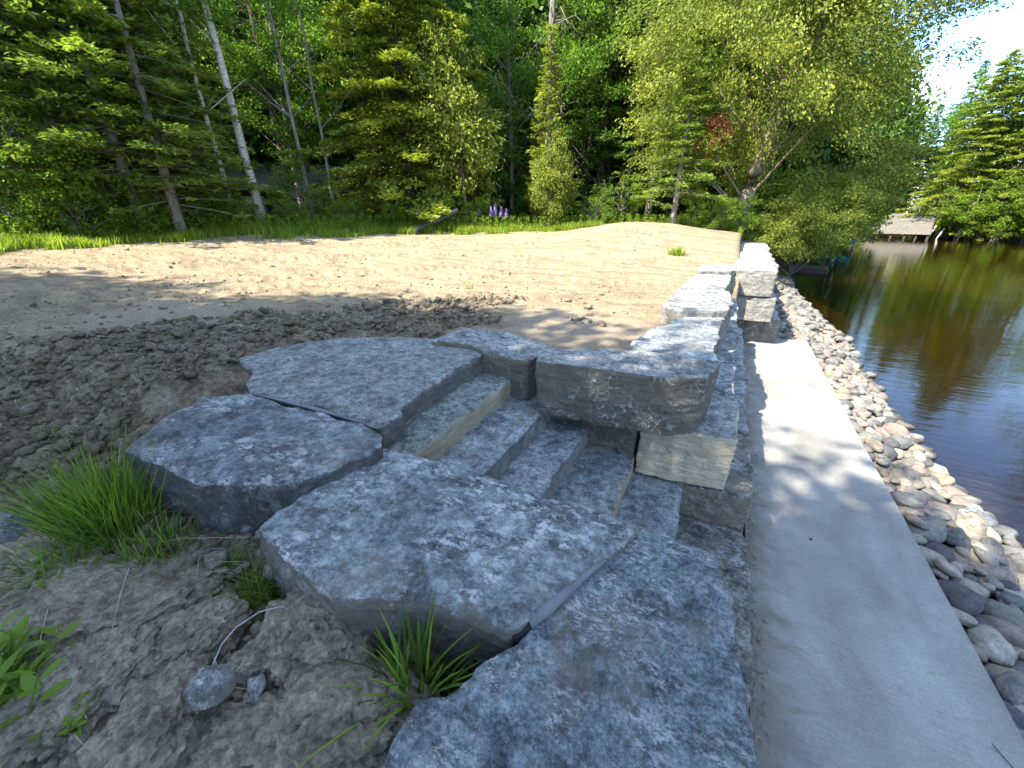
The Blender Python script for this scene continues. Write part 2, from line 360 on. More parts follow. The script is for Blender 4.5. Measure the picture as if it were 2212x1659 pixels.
M['bush'] = leaf_mat('fresh undergrowth leaves', (.065, .130, .014), (.28, .40, .035), .45)
M['dead'] = leaf_mat('rust coloured dead sprays', (.10, .035, .015), (.22, .09, .03), .2)
M['grass'] = leaf_mat('bright grass', (.12, .19, .018), (.38, .48, .06), .45)
M['grass_near'] = leaf_mat('lush green grass', (.035, .085, .010), (.27, .40, .055), .4)  # deeper green for the near tufts, weeds and stems
M['straw'] = simple('dry straw', (.42, .35, .24), .8, 30, .3, 0)
M['bark_grey'] = simple('grey bark', (.20, .18, .155), .9, 9, .45, .02, (1, 1, .3))
M['bark_dark'] = simple('dark bark', (.075, .06, .048), .95, 9, .45, .02, (1, 1, .3))
M['bark_birch'] = simple('white birch bark', (.50, .47, .42), .8, 7, .5, .01, (1, 1, 3.5))
M['bark_cedar'] = simple('stringy cedar bark', (.26, .205, .155), .95, 10, .45, .02, (1, 1, .15))
M['old_wood'] = simple('weathered grey boards', (.20, .185, .165), .85, 5, .35, .004, (1, 6, 1))
M['dark_wood'] = simple('dark wet wood', (.07, .055, .042), .8, 6, .4, .004, (1, 6, 1))
M['roof'] = simple('brown grey shingles', (.16, .135, .115), .9, 9, .35, .02, (1, 1, 4))
M['house_wall'] = simple('dark brown siding', (.055, .042, .035), .85, 5, .3, .004, (1, 1, 8))
M['fascia'] = simple('pale eaves board', (.42, .40, .37), .7, 5, .15, 0)
M['glass'] = simple('dark window glass', (.02, .025, .03), .08, 2, .2, 0, spec=.6)
M['pipe'] = simple('black plastic pipe', (.028, .034, .036), .38, 8, .3, 0, spec=.5)
M['geotextile'] = simple('grey filter fabric', (.13, .14, .155), .75, 12, .2, .006)
M['geotextile_black'] = simple('black filter fabric', (.012, .012, .014), .8, 12, .3, .004)
M['cord'] = simple('pale cord', (.30, .30, .28), .7, 20, .2, 0)
M['lupin'] = simple('purple lupin petals', (.22, .15, .38), .6, 15, .3, 0)
M['canoe'] = simple('turquoise hull', (.02, .35, .42), .35, 2, .15, 0, spec=.5)

def water_mat():
    m = bpy.data.materials.new('lake water'); m.use_nodes = True; t = m.node_tree; t.nodes.clear()
    o = N(t, 'ShaderNodeOutputMaterial'); g = N(t, 'ShaderNodeBsdfGlossy'); tr = N(t, 'ShaderNodeBsdfTransparent'); mx_ = N(t, 'ShaderNodeMixShader')
    g.inputs['Roughness'].default_value = .015; g.inputs['Color'].default_value = (1, 1, 1, 1); tr.inputs[0].default_value = (.50, .34, .14, 1)
    P = geo_pos(t)
    a = noise(t, mapped(t, P, (.55, 2.1, 1), (0, 0, R(-18))), 3.2, 4, .5, .4); b_ = noise(t, mapped(t, P, (.5, 1.5, 1), (0, 0, R(14))), .9, 3, .5)
    bn = N(t, 'ShaderNodeBump'); bn.inputs['Distance'].default_value = .0065; bn.inputs['Strength'].default_value = 1
    t.links.new(math_(t, 'ADD', math_(t, 'MULTIPLY', a, .6), b_), bn.inputs['Height'])
    fr = N(t, 'ShaderNodeFresnel'); fr.inputs['IOR'].default_value = 1.36
    t.links.new(bn.outputs[0], g.inputs['Normal']); t.links.new(bn.outputs[0], fr.inputs['Normal'])
    t.links.new(fr.outputs[0], mx_.inputs[0]); t.links.new(tr.outputs[0], mx_.inputs[1]); t.links.new(g.outputs[0], mx_.inputs[2])
    t.links.new(mx_.outputs[0], o.inputs[0]); return m
M['water'] = water_mat()

# ------------------------------------------------------------------ ground
WATER = -.40
mdx, mdy = -3.0, 16.2
def land(x, y, fine=True):
    """height of the ground"""
    x = np.asarray(x, float); y = np.asarray(y, float)
    r = np.hypot(x, y)
    z = 1.52 + .62 * sst(r, 7, 25) + .12 * sst(-x, 6, 18)
    z = z + .62 * np.exp(-(((x - mdx) / 3.2) ** 2 + ((y - mdy) / 3.0) ** 2))
    z = z - .05 * sst(y, 3.0, 3.4) * sst(-x, -.5, 1.0) * (r < 12)
    near = (1 - sst(y, .55, 1.25)) * sst(x, -7.5, -3.6)
    z = z - .37 * near
    P = np.stack([x, y, 0 * x], 1)
    if fine:
        z = z + .05 * fbm(P * .5, 3, 3) * sst(r, 3, 8)
        # ruts, running across the view
        q = np.stack([(x * .88 + y * .47) * .35, (-x * .47 + y * .88) * 1.7, 0 * x], 1)
        z = z + .045 * fbm(q, 5, 9, .62) * sst(r, 4.5, 7) 
    z = z - .09 * sst(x, -4.1, -3.7) * sst(y, .9, 1.4) * (1 - sst(y, 3.1, 3.6))
    # cut for the stones, walk and lake
    e = fbm(P * 1.3, 3, 21) * .05
    we = np.where(y < 9.7, -.50, .30)
    wall = sst(x, we, we + .2) * (y > 3.12) * (y < 22.6)
    stair = sst(x, -2.9, -2.6) * sst(y, 1.25, 1.5) * (1 - sst(y, 3.35, 3.5)) * (x < 3)
    k0 = sst(x, -2.3, -2.2) * sst(y, 2.85, 2.95) * (1 - sst(y, 3.25, 3.35)) * (x < 3)
    n3 = sst(x + e, -.72, -.50) * (y <= 1.5)
    n2 = sst(x, -1.75, -1.4) * sst(y, .78, .95) * (y <= 1.5)
    z = np.where(n2 > 0, np.minimum(z, 1.25 - .5 * n2), z)
    z = np.where(n3 > 0, z * (1 - n3) + n3 * .75, z)
    cut = np.maximum(np.maximum(wall, stair), k0)
    z = z * (1 - cut) + cut * (-.15)
    z = np.where((x > .45) & (y < 22.6), np.minimum(z, -.15), z)
    # shore and lake bed
    bank = 2.0 + .12 * np.sin(y * .9) + .35 * sst(y, 11, 14) - .6 * sst(y, 20, 23) + .05 * sst(y, 30, 80) * (y - 30)
    shore = -.04 - .40 * (x - bank) - .05 * np.maximum(x - bank - 1, 0)
    shore = np.where(y < 22.6, np.minimum(-.05, shore), np.minimum(z, shore + 2.0 * (1 - sst(x, bank - 2.5, bank + .3))))
    d = np.minimum(np.minimum(x - bank, 78 + 2 * np.sin(x * .2) - y), np.interp(y, [38, 55, 80], [23, 28, 38]) + .8 * np.sin(y * .3) - x)
    bed = -.15 - .35 * np.minimum(np.maximum(d, 0), 4)
    isl = (x > bank - .05)
    zl = np.where(d > 0, np.maximum(np.minimum(shore, bed), -1.7), WATER + .3 + 1.5 * sst(-d, 0, 12))
    z = np.where(isl, zl, np.where((x > bank - 3) & (y > 22.6), shore, z))
    return z
def clodmask(x, y):
    r = np.hypot(x, y); P = np.stack([x, y, 0 * x], 1)
    n = fbm(P * .8, 4, 31)
    m = (1 - sst(r, 5.7, 7.3)) * sst(n + .25 - .9 * sst(x, -2.9, -1.2) * sst(y, 3.1, 3.6) + .5 * (1 - sst(y, 1.2, 2.2)), -.12, .06)
    return m
def sandmask(x, y):
    P = np.stack([x, y, 0 * x], 1); n = fbm(P * 1.1, 3, 41)
    a = .9 * np.exp(-(((x + 1.2) / 1.5) ** 2 + ((y - 4.4) / 1.2) ** 2))
    b = np.exp(-(((x + 6.0) / 3.0) ** 2 + ((y - 2.6) / .8) ** 2)) * .62
    return sst(np.maximum(a, b) + n * .6 + .3 * fbm(P * 5, 3, 43), .25, .70)
def turfedge(a):
    """distance at which the turf starts, by compass bearing left of +Y"""
    return np.interp(a, [-.2, .0, .12, .3, .45, .8, 1.1, 1.3, 1.6], [17.5, 18.5, 19.5, 19.0, 18.5, 17.8, 17.5, 16.5, 14])
# far fine ring grid: dense in front, coarse behind
az = np.concatenate([np.linspace(-2.9, -.9, 24), np.linspace(-.9, 0, 110)[1:], np.linspace(0, 1.62, 450)[1:], np.linspace(1.62, 2 * math.pi - 2.9, 30)[1:]])
rr = np.concatenate([np.geomspace(.4, 8, 430), np.geomspace(8, 30, 165)[1:], np.geomspace(30, 900, 30)[1:]])
Rg, Ag = np.meshgrid(rr, az, indexing='ij')
X = (-Rg * np.sin(Ag)).ravel(); Y = (Rg * np.cos(Ag)).ravel(); rad = Rg.ravel(); ang = Ag.ravel()
Z = land(X, Y)
cm = clodmask(X, Y); sm = sandmask(X, Y) * (X < 0.1); tm = sst(rad - turfedge(ang) + 1.4 * fbm(np.stack([X, Y, 0 * X], 1) * .9, 3, 5), -.25, .25)
lawn = (X < .0)
P3 = np.stack([X, Y, 0 * X], 1)
nearf = (1 - sst(rad, 2.2, 4.5)) * (1 - sst(Y, .8, 1.3))
lump = fbm(P3 * 4.2, 4, 51, .6); lump2 = fbm(P3 * 9, 2, 57, .6); crk = np.abs(vn(P3 * 2.6 + .5 * np.stack([lump2, -lump2, 0 * X], 1), 77))
Z = Z + lawn * cm * sst(rad, 2.8, 3.8) * .05 * fbm(P3 * 2.6, 3, 58, .6, True) + lawn * cm * (.050 * lump + .055 * lump2 + .006 * fbm(P3 * 26, 1, 59)) * (1 - sm) + lawn * nearf * (.05 * fbm(P3 * 1.9, 3, 61) - .10 * (1 - sst(crk, .0, .10)))
Z = Z + lawn * (1 - cm) * .022 * fbm(P3 * 5, 4, 71, .65) * (1 - sst(rad, 9, 14))
for r0, q0, sg in ((8.7, .4, 1), (10.4, 1.1, -1), (12.1, .2, 1), (14.0, 2.0, -1), (15.6, .9, 1)):     # tyre tracks of the grading machine
    rc = r0 + sg * 1.1 * (ang - .8) + .35 * np.sin(2.3 * ang + q0 * 3); g1 = np.exp(-((rad - rc) / .17) ** 2); g2 = np.exp(-((np.abs(rad - rc) - .30) / .09) ** 2)
    lug = .55 + .45 * np.sign(np.sin(ang * r0 * 2 * math.pi / .24)); on = lawn * (1 - tm) * sst(ang, .06, .2) * sst(fbm(P3 * .5, 2, 91), -.35, .0)
    Z = Z - on * .050 * g1 * lug + on * .022 * g2
nr, na = len(rr), len(az)
I = np.arange(nr * na).reshape(nr, na)
F = np.stack([I[:-1, :-1], I[:-1, 1:], I[1:, 1:], I[1:, :-1]], -1).reshape(-1, 4)
bedm = sst(X, 1.9, 2.2) * (Z < WATER + .5)
Zg = Z.reshape(nr, na)
def gsurf(x, y):
    """height of the ground sheet as built"""
    x = np.asarray(x, float); y = np.asarray(y, float); a = np.arctan2(-x, y); a = np.where(a < az[0], a + 2 * math.pi, a)
    fi = np.interp(np.hypot(x, y), rr, np.arange(nr)); fj = np.interp(a, az, np.arange(na)); i = np.minimum(fi.astype(int), nr - 2); j = np.minimum(fj.astype(int), na - 2); u = fi - i; v = fj - j
    return (1 - u) * ((1 - v) * Zg[i, j] + v * Zg[i, j + 1]) + u * ((1 - v) * Zg[i + 1, j] + v * Zg[i + 1, j + 1])
ground = link('ground', mesh_np('ground', np.stack([X, Y, Z], 1), F, M['ground'],
    {'clod': ('POINT', cm * lawn), 'sand': ('POINT', sm * (rad < 12) * .75), 'damp': ('POINT', sst(rad, 2.6, 3.6) * sst(ang, .3, .6)), 'turf': ('POINT', np.maximum(tm, (Y > 23) * 1.)), 'bed': ('POINT', np.clip(bedm, 0, 1))}, True))
tag(ground, 'sandy graded lawn with rough brown clods and tyre streaks', 'ground', kind='structure')
me = mesh_np('water', np.array([(1.6, -60, WATER), (60, -60, WATER), (60, 90, WATER), (1.6, 90, WATER)]), np.array([(0, 1, 2, 3)]), M['water'])
tag(link('water', me), 'calm dark lake mirroring green trees and sky', 'lake', kind='structure')

# ------------------------------------------------------------------ rocks
def rock_mesh(name, poly, z0, z1, vox, mat, seed=0, amp=.02, jag=.03, strata=.012, low=.0, tilt=(0, 0), taper=.0, chip=.028):
    rs = np.random.default_rng(seed + 100)
    pts = [np.array(p, float) for p in poly]; n = len(pts); ctr = sum(pts) / n; out_ = []
    for i in range(n):
        a, b = pts[i], pts[(i + 1) % n]; L = np.linalg.norm(b - a); k = max(1, int(L / .09))
        nrm = np.array([(b - a)[1], -(b - a)[0]]) / max(L, 1e-6)
        for j in range(k):
            t = j / k; q = a + (b - a) * t
            if j: q = q + nrm * jag * rs.normal() * .6
            out_.append(q)
    bm = bmesh.new(); top = []; bot = []; rim = []; m_ = len(out_); th = z1 - z0
    ph = np.arange(m_) * .9; wv = np.abs(vn(np.stack([ph * .45 + seed, ph * 0, ph * 0], 1), 3)) ** 1.6; wu = np.abs(vn(np.stack([ph * .5, ph * 0 + seed, ph * 0], 1), 4)) ** 1.6
    for i, q in enumerate(out_):
        zt = z1 + tilt[0] * (q[0] - ctr[0]) + tilt[1] * (q[1] - ctr[1])
        inn = (ctr - q) / max(np.linalg.norm(ctr - q), 1e-6); e = chip * (.06 + 1.1 * wv[i]); w2 = q + inn * e
        top.append(bm.verts.new((w2[0], w2[1], zt))); rim.append(bm.verts.new((q[0], q[1], zt - min(th * .45, chip * (.08 + 1.8 * wu[i])))))
        w = ctr + (q - ctr) * (1 - taper); bot.append(bm.verts.new((w[0], w[1], z0)))
    bm.faces.new(top); bm.faces.new(bot[::-1])
    for i in range(m_):
        j = (i + 1) % m_; bm.faces.new((rim[i], bot[i], bot[j], rim[j])); bm.faces.new((top[i], rim[i], rim[j], top[j]))
    bmesh.ops.recalc_face_normals(bm, faces=bm.faces); bmesh.ops.triangulate(bm, faces=bm.faces)
    me = bpy.data.meshes.new('tmp'); bm.to_mesh(me); bm.free()
    ob = bpy.data.objects.new('tmp', me); COL.objects.link(ob)
    md = ob.modifiers.new('r', 'REMESH'); md.mode = 'VOXEL'; md.voxel_size = vox
    s = ob.modifiers.new('s', 'SMOOTH'); s.iterations = 1; s.factor = .15
    dg = bpy.context.evaluated_depsgraph_get(); dg.update()
    res = bpy.data.meshes.new_from_object(ob.evaluated_get(dg)); bpy.data.objects.remove(ob); bpy.data.meshes.remove(me)
    res.name = name; V = getv(res); Nn = getn(res); o = rs.uniform(0, 50, 3)
    W = V + o
    side = 1 - sst(np.abs(Nn[:, 2]), .35, .8)
    d = amp * .7 * fbm(W * 2.2, 5, seed) + low * fbm(W * .9, 2, seed + 3) + amp * .45 * fbm(W * 9, 4, seed + 5, .6)
    d = d + side * (.018 * fbm(W * np.array([5, 5, 5]), 4, seed + 9, .6, True) + strata * fbm(W * np.array([1.5, 1.5, 16]), 3, seed + 7))
    # plates spalled from the upper surface
    pl = sst(fbm(W * 2.8, 4, seed + 13), .10, .13) * (1 - side) + .6 * sst(fbm(W * 4.5, 4, seed + 15), .16, .19) * (1 - side); d = d - .008 * pl
    # edges knocked off here and there
    zc = z1 + tilt[0] * (V[:, 0] - ctr[0]) + tilt[1] * (V[:, 1] - ctr[1])
    V = V + Nn * d[:, None]
    setv(res, V); res.materials.clear(); res.materials.append(mat)
    return res
def rock(name, poly, z0, z1, vox, mat, parent=None, label=None, **kw):
    rock.n += 1; kw.setdefault('seed', rock.n * 31)
    o = link(name, rock_mesh(name, poly, z0, z1, vox, M[mat], **kw), parent)
    if label: o['label'] = label
    return o
rock.n = 0
A = lambda z, *p: [at(x, y, z) for x, y in p]

# big slabs on the near side of the stairs
N1 = A(1.57, (262, 968), (330, 915), (440, 855), (545, 850), (660, 882), (785, 915), (826, 938), (828, 962), (720, 1010), (625, 1042), (520, 1043), (430, 1040), (340, 1000))
tag(rock('stone_slab', N1, 1.22, 1.57, .015, 'dark_slab', amp=.018, jag=.016, tilt=(0, 0)), 'dark grey slab with white crust, lying behind the tall grass tuft at the left of the stairs', 'stone slab', 'armour stone slabs beside the stairs')
N2 = A(1.50, (830, 966), (930, 988), (1100, 1040), (1270, 1095), (1372, 1138), (1300, 1200), (1195, 1280), (1095, 1358), (1010, 1320), (900, 1290), (780, 1290), (690, 1265), (600, 1190), (556, 1135), (640, 1080), (740, 1020))
tag(rock('stone_slab', N2, 1.12, 1.50, .012, 'slab_rock', amp=.018, jag=.016, tilt=(0, .0)), 'large white veined grey slab in the middle foreground beside the steps', 'stone slab', 'armour stone slabs beside the stairs')
N3 = A(1.47, (1385, 1140), (1470, 1165), (1545, 1190), (1555, 1235), (1588, 1290), (1592, 1400), (1612, 1520), (1640, 1680), (1600, 1800), (1100, 1850), (800, 1760), (850, 1620), (900, 1528), (990, 1500), (1050, 1425), (1160, 1340), (1280, 1235))
tag(rock('stone_slab', N3, 1.00, 1.47, .011, 'near_rock', amp=.026, jag=.022), 'blue grey pitted slab nearest the camera, at the edge above the concrete walk', 'stone slab', 'armour stone slabs beside the stairs')

# staircase
st = tag(empty('stone_staircase', (-.6, 2.25, 0)), 'grey stone stairs stepping down from the lawn to the concrete walk', 'staircase')
def part(o, p):
    o.matrix_parent_inverse = p.matrix_basis.inverted() if False else Matrix.Translation(-Vector(p.location)); return o
LAND = A(1.55, (517, 772), (560, 758), (600, 748), (735, 729), (860, 724), (1000, 738), (1046, 750), (1049, 762), (1000, 787), (925, 832), (890, 858), (868, 895), (822, 922), (785, 912), (700, 878), (545, 849), (530, 825), (548, 800))
part(rock('landing', LAND, 1.33, 1.55, .016, 'landing', st, 'wide pitted grey slab at the head of the stairs', amp=.010, jag=.03), st)
def stepp(x0, x1, y0, y1, z, th, mat, label, **kw):
    poly = [(x0, y0), (x1 + kw.pop('skew', 0), y0), (x1, y1 - .06), (x1 - .05, y1), (x0, y1 + .02)]
    return part(rock('step', poly, z - th, z, .0165, mat, st, label, amp=.008, jag=.014, strata=.008, chip=.010, **kw), st)
stepp(-2.45, -1.585, .98, 3.03, 1.37, .2, 'cream_step', 'step with a cream coloured broken front edge', skew=.04)
stepp(-2.0, -1.18, 1.0, 3.05, 1.19, .2, 'step', 'second grey step below the landing')
stepp(-1.55, -.83, 1.05, 3.06, 1.01, .2, 'step', 'dark grey step in the middle of the flight')
stepp(-1.2, -.39, 1.05, 3.07, .83, .2, 'tan_edge', 'step with a thin tan front edge')
stepp(-.85, .05, 1.0, 3.09, .63, .25, 'step', 'smooth blue grey step second from the bottom')
stepp(-.4, .60, .3, 3.12, .30, .32, 'soil_rock', 'soil stained bottom step beside the concrete')

# retaining wall, course by course
wl = tag(empty('stone_retaining_wall', (0, 8, 0)), 'stacked armour stone wall of three courses running beside the concrete walk', 'retaining wall')
def blk(poly, z0, z1, mat, vox=.022, label=None, **kw):
    kw.setdefault('amp', .02); kw.setdefault('jag', .02)
    return part(rock('stone_block', poly, z0, z1, vox, mat, wl, label, **kw), wl)
def rect(x0, x1, y0, y1, j=.03):
    g = lambda: random.uniform(-j, j)
    return [(x0 + g(), y0 + g()), ((x0 + x1) / 2, y0 + g()), (x1 + g(), y0 + g()), (x1 + g(), (y0 + y1) / 2), (x1 + g(), y1 + g()), (x0 + g(), y1 + g())]
K1 = A(1.68, (1160, 757), (1250, 752), (1380, 756), (1500, 768), (1556, 781), (1526, 813), (1460, 816), (1340, 801), (1240, 787), (1162, 779))
blk(K1, 1.17, 1.68, 'wall_rock', .013, 'long brown grey block with white veins over the stair side', amp=.010, jag=.008, taper=.02, chip=.016)
K0 = A(1.62, (930, 730), (1000, 703), (1100, 712), (1160, 730), (1205, 750), (1158, 762), (1150, 778), (1100, 775), (1054, 757))
K0 = K0[:6] + [(-1.40, 2.93), (-1.9, 2.95), (-2.1, 3.08)]
blk(K0, 1.1, 1.60, 'wall_rock', .015, 'corner block between landing and lawn', amp=.014, jag=.015)
# lower courses of the stair's far side and of the long wall
blk(rect(-1.25, -.40, 3.08, 3.62), .66, 1.155, 'soil_rock', .016, 'dark brown block in the middle course by the stairs')
blk([(-.375, 3.08), (.0, 3.11), (.345, 3.17), (.36, 3.6), (.33, 4.05), (-.37, 4.05)], .64, 1.165, 'cream_rock', .014, 'block with a broad cream coloured broken face', amp=.012, jag=.012)
blk(rect(-.9, -.05, 3.14, 3.7), .30, .645, 'soil_rock', .02)
blk([(-.03, 3.13), (.25, 3.12), (.56, 3.18), (.58, 3.7), (.57, 4.3), (-.03, 4.3)], -.05, .63, 'soil_rock', .016, 'soil stained block at the foot of the cream faced block', jag=.015)
y = 4.08
for k, L in enumerate((1.45, 1.25, 1.5, 1.2)):
    blk(rect(-.35, .33 + .02 * (k % 2), y + .015, y + L - .015), .62, 1.165, 'wall_rock' if k else 'slab_rock', .022); y += L
y = 4.34
for k, L in enumerate((1.7, 1.55, 1.5)):
    blk(rect(-.1, .56, y + .012, y + L - .012), -.05, .625, 'wall_rock', .024); y += L
T = [((1372, 725), (1404, 702), (1469, 680), (1567, 679), (1560, 698), (1558, 725), (1548, 750), (1549, 774), (1450, 760), (1360, 742)),
     ((1429, 664), (1462, 625), (1520, 625), (1577, 628), (1580, 645), (1579, 662), (1567, 676), (1469, 678), (1448, 672)),
     ((1468, 617), (1485, 602), (1508, 589), (1577, 591), (1580, 600), (1572, 612), (1568, 623), (1467, 622)),
     ((1506, 582), (1517, 571), (1590, 572), (1594, 579), (1580, 587), (1508, 586))]
TL = ['pale coping block nearest the stairs, with a dark gap before it', 'second coping block along the walk', 'sunlit third coping block with a splintered edge', 'small sunlit coping block next to the stepped out stack']
for k, p in enumerate(T):
    pp_ = A(1.68, *p); cx_ = sum(q[0] for q in pp_) / len(pp_); cy_ = sum(q[1] for q in pp_) / len(pp_)
    pp_ = [(cx_ + (q[0] - cx_) * .985, cy_ + (q[1] - cy_) * .965) for q in pp_]
    blk(pp_, 1.17, (1.665, 1.70, 1.655, 1.69)[k], 'pale_rock' if k else 'slab_rock', .018, TL[k], amp=.022, jag=.022, low=.02, tilt=((0, .0), (.02, -.02), (-.02, .015), (0, -.02))[k], chip=.05)
# the wall steps out here: stack of three, then further blocks receding
UX = 1.03
blk([(.24, 10.03), (.62, 10.0), (1.0, 10.06), (1.04, 10.6), (1.0, 11.25), (.2, 11.2)], 1.12, 1.68, 'pale_rock', .024, 'sunlit top block of the stepped out stack')
blk([(.30, 10.06), (.7, 10.04), (1.12, 10.10), (1.13, 11.2), (.3, 11.2)], .57, 1.11, 'pale_rock', .024, 'middle block of the stepped out stack')
blk([(.50, 10.45), (.9, 10.50), (1.36, 10.60), (1.34, 11.4), (.5, 11.4)], -.08, .56, 'wall_rock', .024, 'bottom block of the stack, resting at the end of the walk')
y = 11.27
for k, L in enumerate((1.5, 1.7, 1.9, 2.3, 2.6)):
    blk(rect(.22 + .02 * k, 1.06 + .05 * k, y + .02, y + L - .02, .05), 1.12, 1.69 - .01 * (k % 3), 'pale_rock', .035, None, amp=.03, jag=.04)
    blk(rect(.4, 1.16 + .04 * k, y + .32, y + L + .28, .05), .56, 1.11, 'wall_rock', .04)
    blk(rect(.6, 1.38, y + .1, y + L + .08, .05), -.1, .55, 'wall_rock', .04); y += L

# concrete walk
bm = bmesh.new(); nx, ny = 26, 180
xs = np.linspace(.655, 2.06, nx); ys = np.linspace(-3.0, 11.15, ny)
V = []; 
for j in range(ny):
    for i in range(nx):
        x, y_ = xs[i], ys[j]
        if i == nx - 1: x += .008 * float(fbm(np.array([[y_ * 3., 0, 0]]), 3, 5)[0])
        V.append((x, y_ - (.27 if j == ny - 1 else 0) * (2.06 - x) / 1.4 if j == ny - 1 else y_, .004 * float(vn(np.array([[x * 1.5, y_ * 1.2, 0]]), 8)[0])))
V = np.array(V); I = np.arange(nx * ny).reshape(ny, nx)
Ft = np.stack([I[:-1, :-1], I[:-1, 1:], I[1:, 1:], I[1:, :-1]], -1).reshape(-1, 4).tolist()
bd = list(I[0, :]) + list(I[1:, -1]) + list(I[-1, -2::-1]) + list(I[-2:0:-1, 0])
Vb = V[bd].copy(); Vc = Vb.copy(); Vb[:, 2] -= .012
cx = np.array([1.36, 4, 0]); dd = (Vb - cx); dd[:, 2] = 0
Vb[:, 0] += np.where(Vb[:, 0] > 2, .010, 0); Vc = Vb.copy(); Vc[:, 2] = -.34
nb_ = len(bd); b0 = len(V); V = np.vstack([V, Vb, Vc]); Fs = list(Ft)
for i in range(nb_):
    j = (i + 1) % nb_; Fs.append((bd[j], bd[i], b0 + i, b0 + j)); Fs.append((b0 + j, b0 + i, b0 + nb_ + i, b0 + nb_ + j))
me = bpy.data.meshes.new('walkway'); me.from_pydata([tuple(map(float, v)) for v in V], [], [tuple(map(int, f)) for f in Fs]); me.materials.append(M['concrete'])
tag(link('pavement', me), 'pale concrete walk below the stone wall', 'walkway', kind='structure')

b = MB(); rs = np.random.default_rng(8)
for k in range(900):
    y_ = rs.uniform(.3, 10.2); x_ = .67 + abs(rs.normal()) * .045; e = .004 * math.exp(rs.normal() * .5); b.box(x_ - e, x_ + e, y_ - e, y_ + e, .001, .003 + e * 1.3)
tag(b.build('grit', M['clod']), 'soil grit washed along the foot of the wall on the concrete', 'grit', kind='stuff')
# cobbles on the shore
def pebble(seed, sub=3, flat=.55, edge=.2):
    bm = bmesh.new(); bmesh.ops.create_icosphere(bm, subdivisions=sub, radius=.5); me = bpy.data.meshes.new('cobble'); bm.to_mesh(me); bm.free()
    V = getv(me); u = V / np.linalg.norm(V, axis=1, keepdims=True); rs = np.random.default_rng(seed)
    r = np.ones(len(V)) * .5
    for k in range(6):                                   # a few worn facets
        n = rs.normal(size=3); n /= np.linalg.norm(n); c = .40 + .08 * rs.random(); dt = u @ n
        r = np.where(dt > .2, np.minimum(r, (1 - edge) * r + edge * 2.2 * c / np.maximum(dt, .2) * .5 + 0 * r), r)
    r = r * (1 + .26 * fbm(u * 1.3 + seed, 2, seed) + .025 * fbm(u * 5 + seed, 3, seed + 2))
    V = u * r[:, None] * np.array([1, .68 + .15 * rs.random(), flat * (.85 + .3 * rs.random())])
    setv(me, V); shade(me); me.materials.append(M['cobble']); return me
PB = [pebble(s, 3, .52, .8) for s in range(7)]
sh = tag(empty('cobble_bank', (2.6, 6, -.2)), 'sloping bank of rounded river cobbles between the concrete walk and the lake', 'cobble bank', kind='structure')
rs = np.random.default_rng(5); placed = []
def bankedge(y):
    return np.interp(y, [-1, 4, 5, 6.5, 9, 12, 13.2, 15, 17, 20, 23, 26], [3.15, 3.15, 3.2, 2.95, 3.0, 3.1, 3.3, 3.0, 2.85, 2.75, 2.9, 3.05])
cands = []
for k in range(15000):
    y_ = .2 + 25.4 * rs.random() ** 1.25; lo = 2.09 if y_ < 11.1 else (1.42 if y_ < 22 else 1.7)
    hi = bankedge(y_) + .12; x_ = rs.uniform(lo, hi)
    s = rs.choice([.13, .18, .23, .29, .36], p=[.18, .3, .27, .17, .08]) * (.95 if y_ < 7 else .95)
    if x_ - s * .42 < lo - .02 : continue
    cands.append((x_, y_, s))
cands.sort(key=lambda c: -c[2])
for x_, y_, s in cands:
    ok = all((x_ - a) ** 2 + (y_ - b) ** 2 > (.34 * (s + c)) ** 2 for a, b, c, _ in placed if abs(y_ - b) < .4)
    if ok:
        lo = 2.06 if y_ < 11.1 else 1.4; f = (x_ - lo) / max(.3, bankedge(y_) - lo)
        zc = -.09 - .30 * f + (.0 if y_ < 11.1 else .03) + rs.uniform(-.02, .03) - s * .05
        placed.append((x_, y_, s, zc))
# a second, looser layer resting in the hollows
lay2 = []
for k in range(9000):
    y_ = .3 + 25 * rs.random() ** 1.3; lo = 2.12 if y_ < 11.1 else 1.5; x_ = rs.uniform(lo + .06, bankedge(y_) - .05); s = rs.choice([.12, .17, .23])
    if all((x_ - a) ** 2 + (y_ - b) ** 2 > (.40 * (s + c)) ** 2 for a, b, c, _ in lay2 if abs(y_ - b) < .4):
        f = (x_ - lo) / (bankedge(y_) - lo); lay2.append((x_, y_, s, -.03 - .30 * f + (.0 if y_ < 11.1 else .04)))
allc = placed + [c for i, c in enumerate(lay2) if i % 2 == 0]
allc.sort(key=lambda c: -c[2] / math.hypot(c[0], c[1] ** 1.0, 3.))
def rotm(rx, ry, rz): return np.array((Matrix.Rotation(rz, 3, 'Z') @ Matrix.Rotation(ry, 3, 'Y') @ Matrix.Rotation(rx, 3, 'X')))
ax_ = np.array([c[0] for c in allc]); ay_ = np.array([c[1] for c in allc]); gl_ = gsurf(ax_, ay_)
allc = [(c[0], c[1], c[2], max(c[3], gl_[i] + c[2] * .16) if c[1] > 11.1 else c[3]) for i, c in enumerate(allc)]
for (x_, y_, s, z_) in allc[:300]:
    o = link('cobble', PB[rs.integers(7)], sh, (x_ - 2.6, y_ - 6, z_ + .2), (rs.normal() * .28, rs.normal() * .25 + .2, rs.uniform(0, 6.28)), (s * rs.uniform(.95, 1.25), s * rs.uniform(.9, 1.1), s * rs.uniform(.85, 1.2)))
PL = [pebble(40 + s, 2, .55, .7) for s in range(5)]; PLv = [getv(p) for p in PL]
tri = [np.array([tuple(f.vertices) for f in p.polygons]) for p in PL]
VV = []; FF = []; PK = []; nb0 = 0
